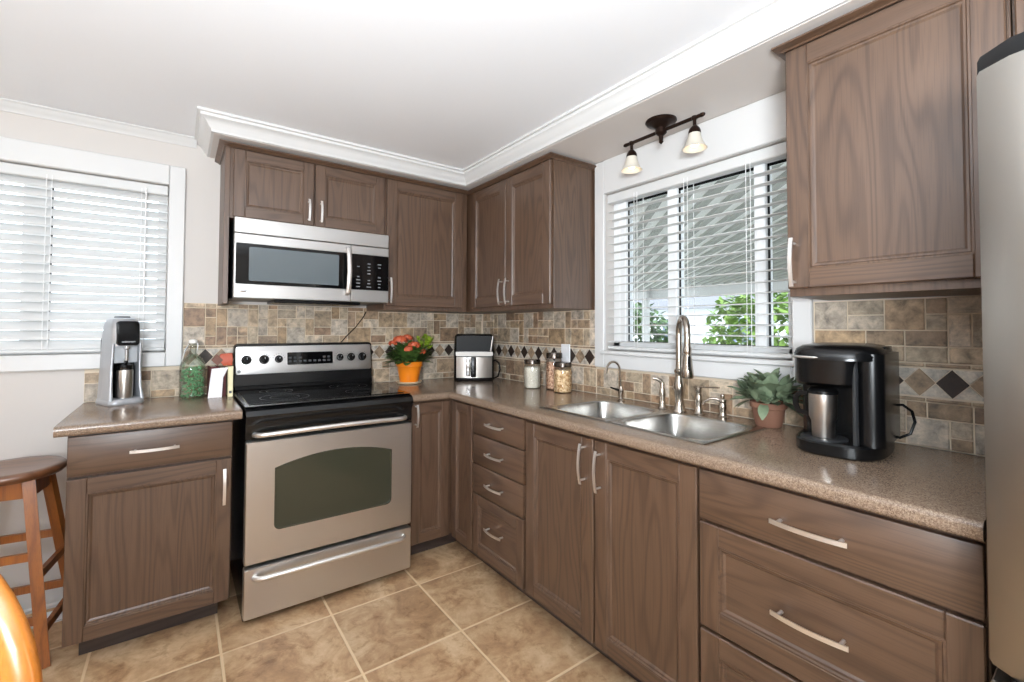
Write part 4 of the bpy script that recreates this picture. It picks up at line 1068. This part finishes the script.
# floor register
th = thing('floor_register', 'white slotted heating register on the floor behind the bar stool', 'vent', (-2.40, -.115, .0005))
b = MB(); b.box(-.16, .16, -.055, .055, 0, .004, .002); b.build('plate', WHITE, th)
b = MB()
for i in range(9): b.box(-.145, .145, -.046+i*.0112, -.0395+i*.0112, .004, .0065)
b.build('louvres', PLATE, th)
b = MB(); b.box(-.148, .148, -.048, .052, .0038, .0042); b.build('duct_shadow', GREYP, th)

# ------------------------------------------------------------------ outside
GR = paint('garden_ground', (196, 196, 190), .9, 3, .2)
struct(MB().box(.3, 40, -25, 25, -.6, -.5).box(-25, .2, .3, 40, -.6, -.5).build('floor_outside', GR))
AW = mat('grey_ribbed_soffit', (244, 244, 240), .6)
th = thing('carport_roof', 'pale grey ribbed carport roof outside the sink window', 'roof')
b = MB(); b.box(.32, 8.2, -6, 5.5, 2.32, 2.42); b.build('deck', AW, th)
b = MB()
for k in range(-70, 70):
    o = k*.27; p0, p1 = Vector((.34, o+.34, 2.30)), Vector((8.2, o+8.2, 2.30))
    # clip the rib to the deck
    t0 = max(0, (-6-p0.y)/7.86); t1 = min(1, (5.5-p0.y)/7.86)
    if t1 <= t0: continue
    a, c = p0+(p1-p0)*t0, p0+(p1-p0)*t1
    b.sweep([a, c], [(-.035, -.02), (.035, -.02), (.035, .02), (-.035, .02)], up=(0, 0, 1))
b.build('ribs', mat('rib_grey', (150, 152, 146), .6), th)
b = MB(); b.box(8.2, 8.3, -6, 5.5, 2.05, 2.45); b.build('fascia', WHITE, th)
for (x, y) in ((8.1, -.6), (8.1, 4.6)):
    b = MB(); b.box(x-.07, x+.07, y-.07, y+.07, -.5, 2.32); b.build('post', WHITE, th)
def bush(label, c, r, m, n=1900, L=.3, name='garden_shrub', cat='shrub'):
    th = thing(name, label, cat, (c[0], c[1], -.5))
    b = MB()
    for i in range(n):
        u, v = random.uniform(0, 2*PI), math.acos(random.uniform(-1, 1)); q = random.uniform(.6, 1)
        p = Vector((r[0]*q*math.sin(v)*math.cos(u), r[1]*q*math.sin(v)*math.sin(u), c[2]+r[2]*q*math.cos(v)))
        b.leaf(p, (random.uniform(-1, 1), random.uniform(-1, 1), random.uniform(-.6, .8)), (0, 0, 1), L, L*.6, .1, 2)
    b.build('foliage', m, th)
    b = MB(); b.tube([(0, 0, 0), (.03, 0, c[2]*.5), (0, .02, c[2])], [.12*r[0]*.5, .1*r[0]*.5, .05*r[0]*.5], 8); b.build('trunk', mat('bark', (92, 74, 60), .9), th)
bush('bright green garden tree seen low through the right half of the sink window', (13.0, 3.6, 1.7), (1.8, 2.0, 1.5), TREE)
bush('dark green garden shrub seen low through the left half of the sink window', (12.2, 8.8, 1.5), (1.8, 2.2, 1.3), TREE2)
bush('tall green garden tree at the fridge-side edge of the sink window', (10.5, -.9, 2.0), (1.1, 1.2, 1.7), TREE)
# neighbour's house, far beyond the sink window
th = thing('neighbour_house', 'pale neighbouring house far beyond the sink window', 'house', (22, 9, -.5))
b = MB(); b.box(0, 6, -7, 7, 0, 3.0); b.build('wall', mat('pale_siding', (214, 218, 224), .7), th)
b = MB(); b.loft([[(-.5, -7.5, 2.9), (6.5, -7.5, 2.9), (3, -7.5, 4.8)], [(-.5, 7.5, 2.9), (6.5, 7.5, 2.9), (3, 7.5, 4.8)]]); b.build('roof', mat('grey_shingle', (120, 122, 128), .8), th)
for y in (-4, 0, 4):
    b = MB(); b.box(-.05, .02, y-.8, y+.8, 1.0, 2.3, .02); b.build('window', mat('house_window_glass', (110, 124, 146), .15), th)
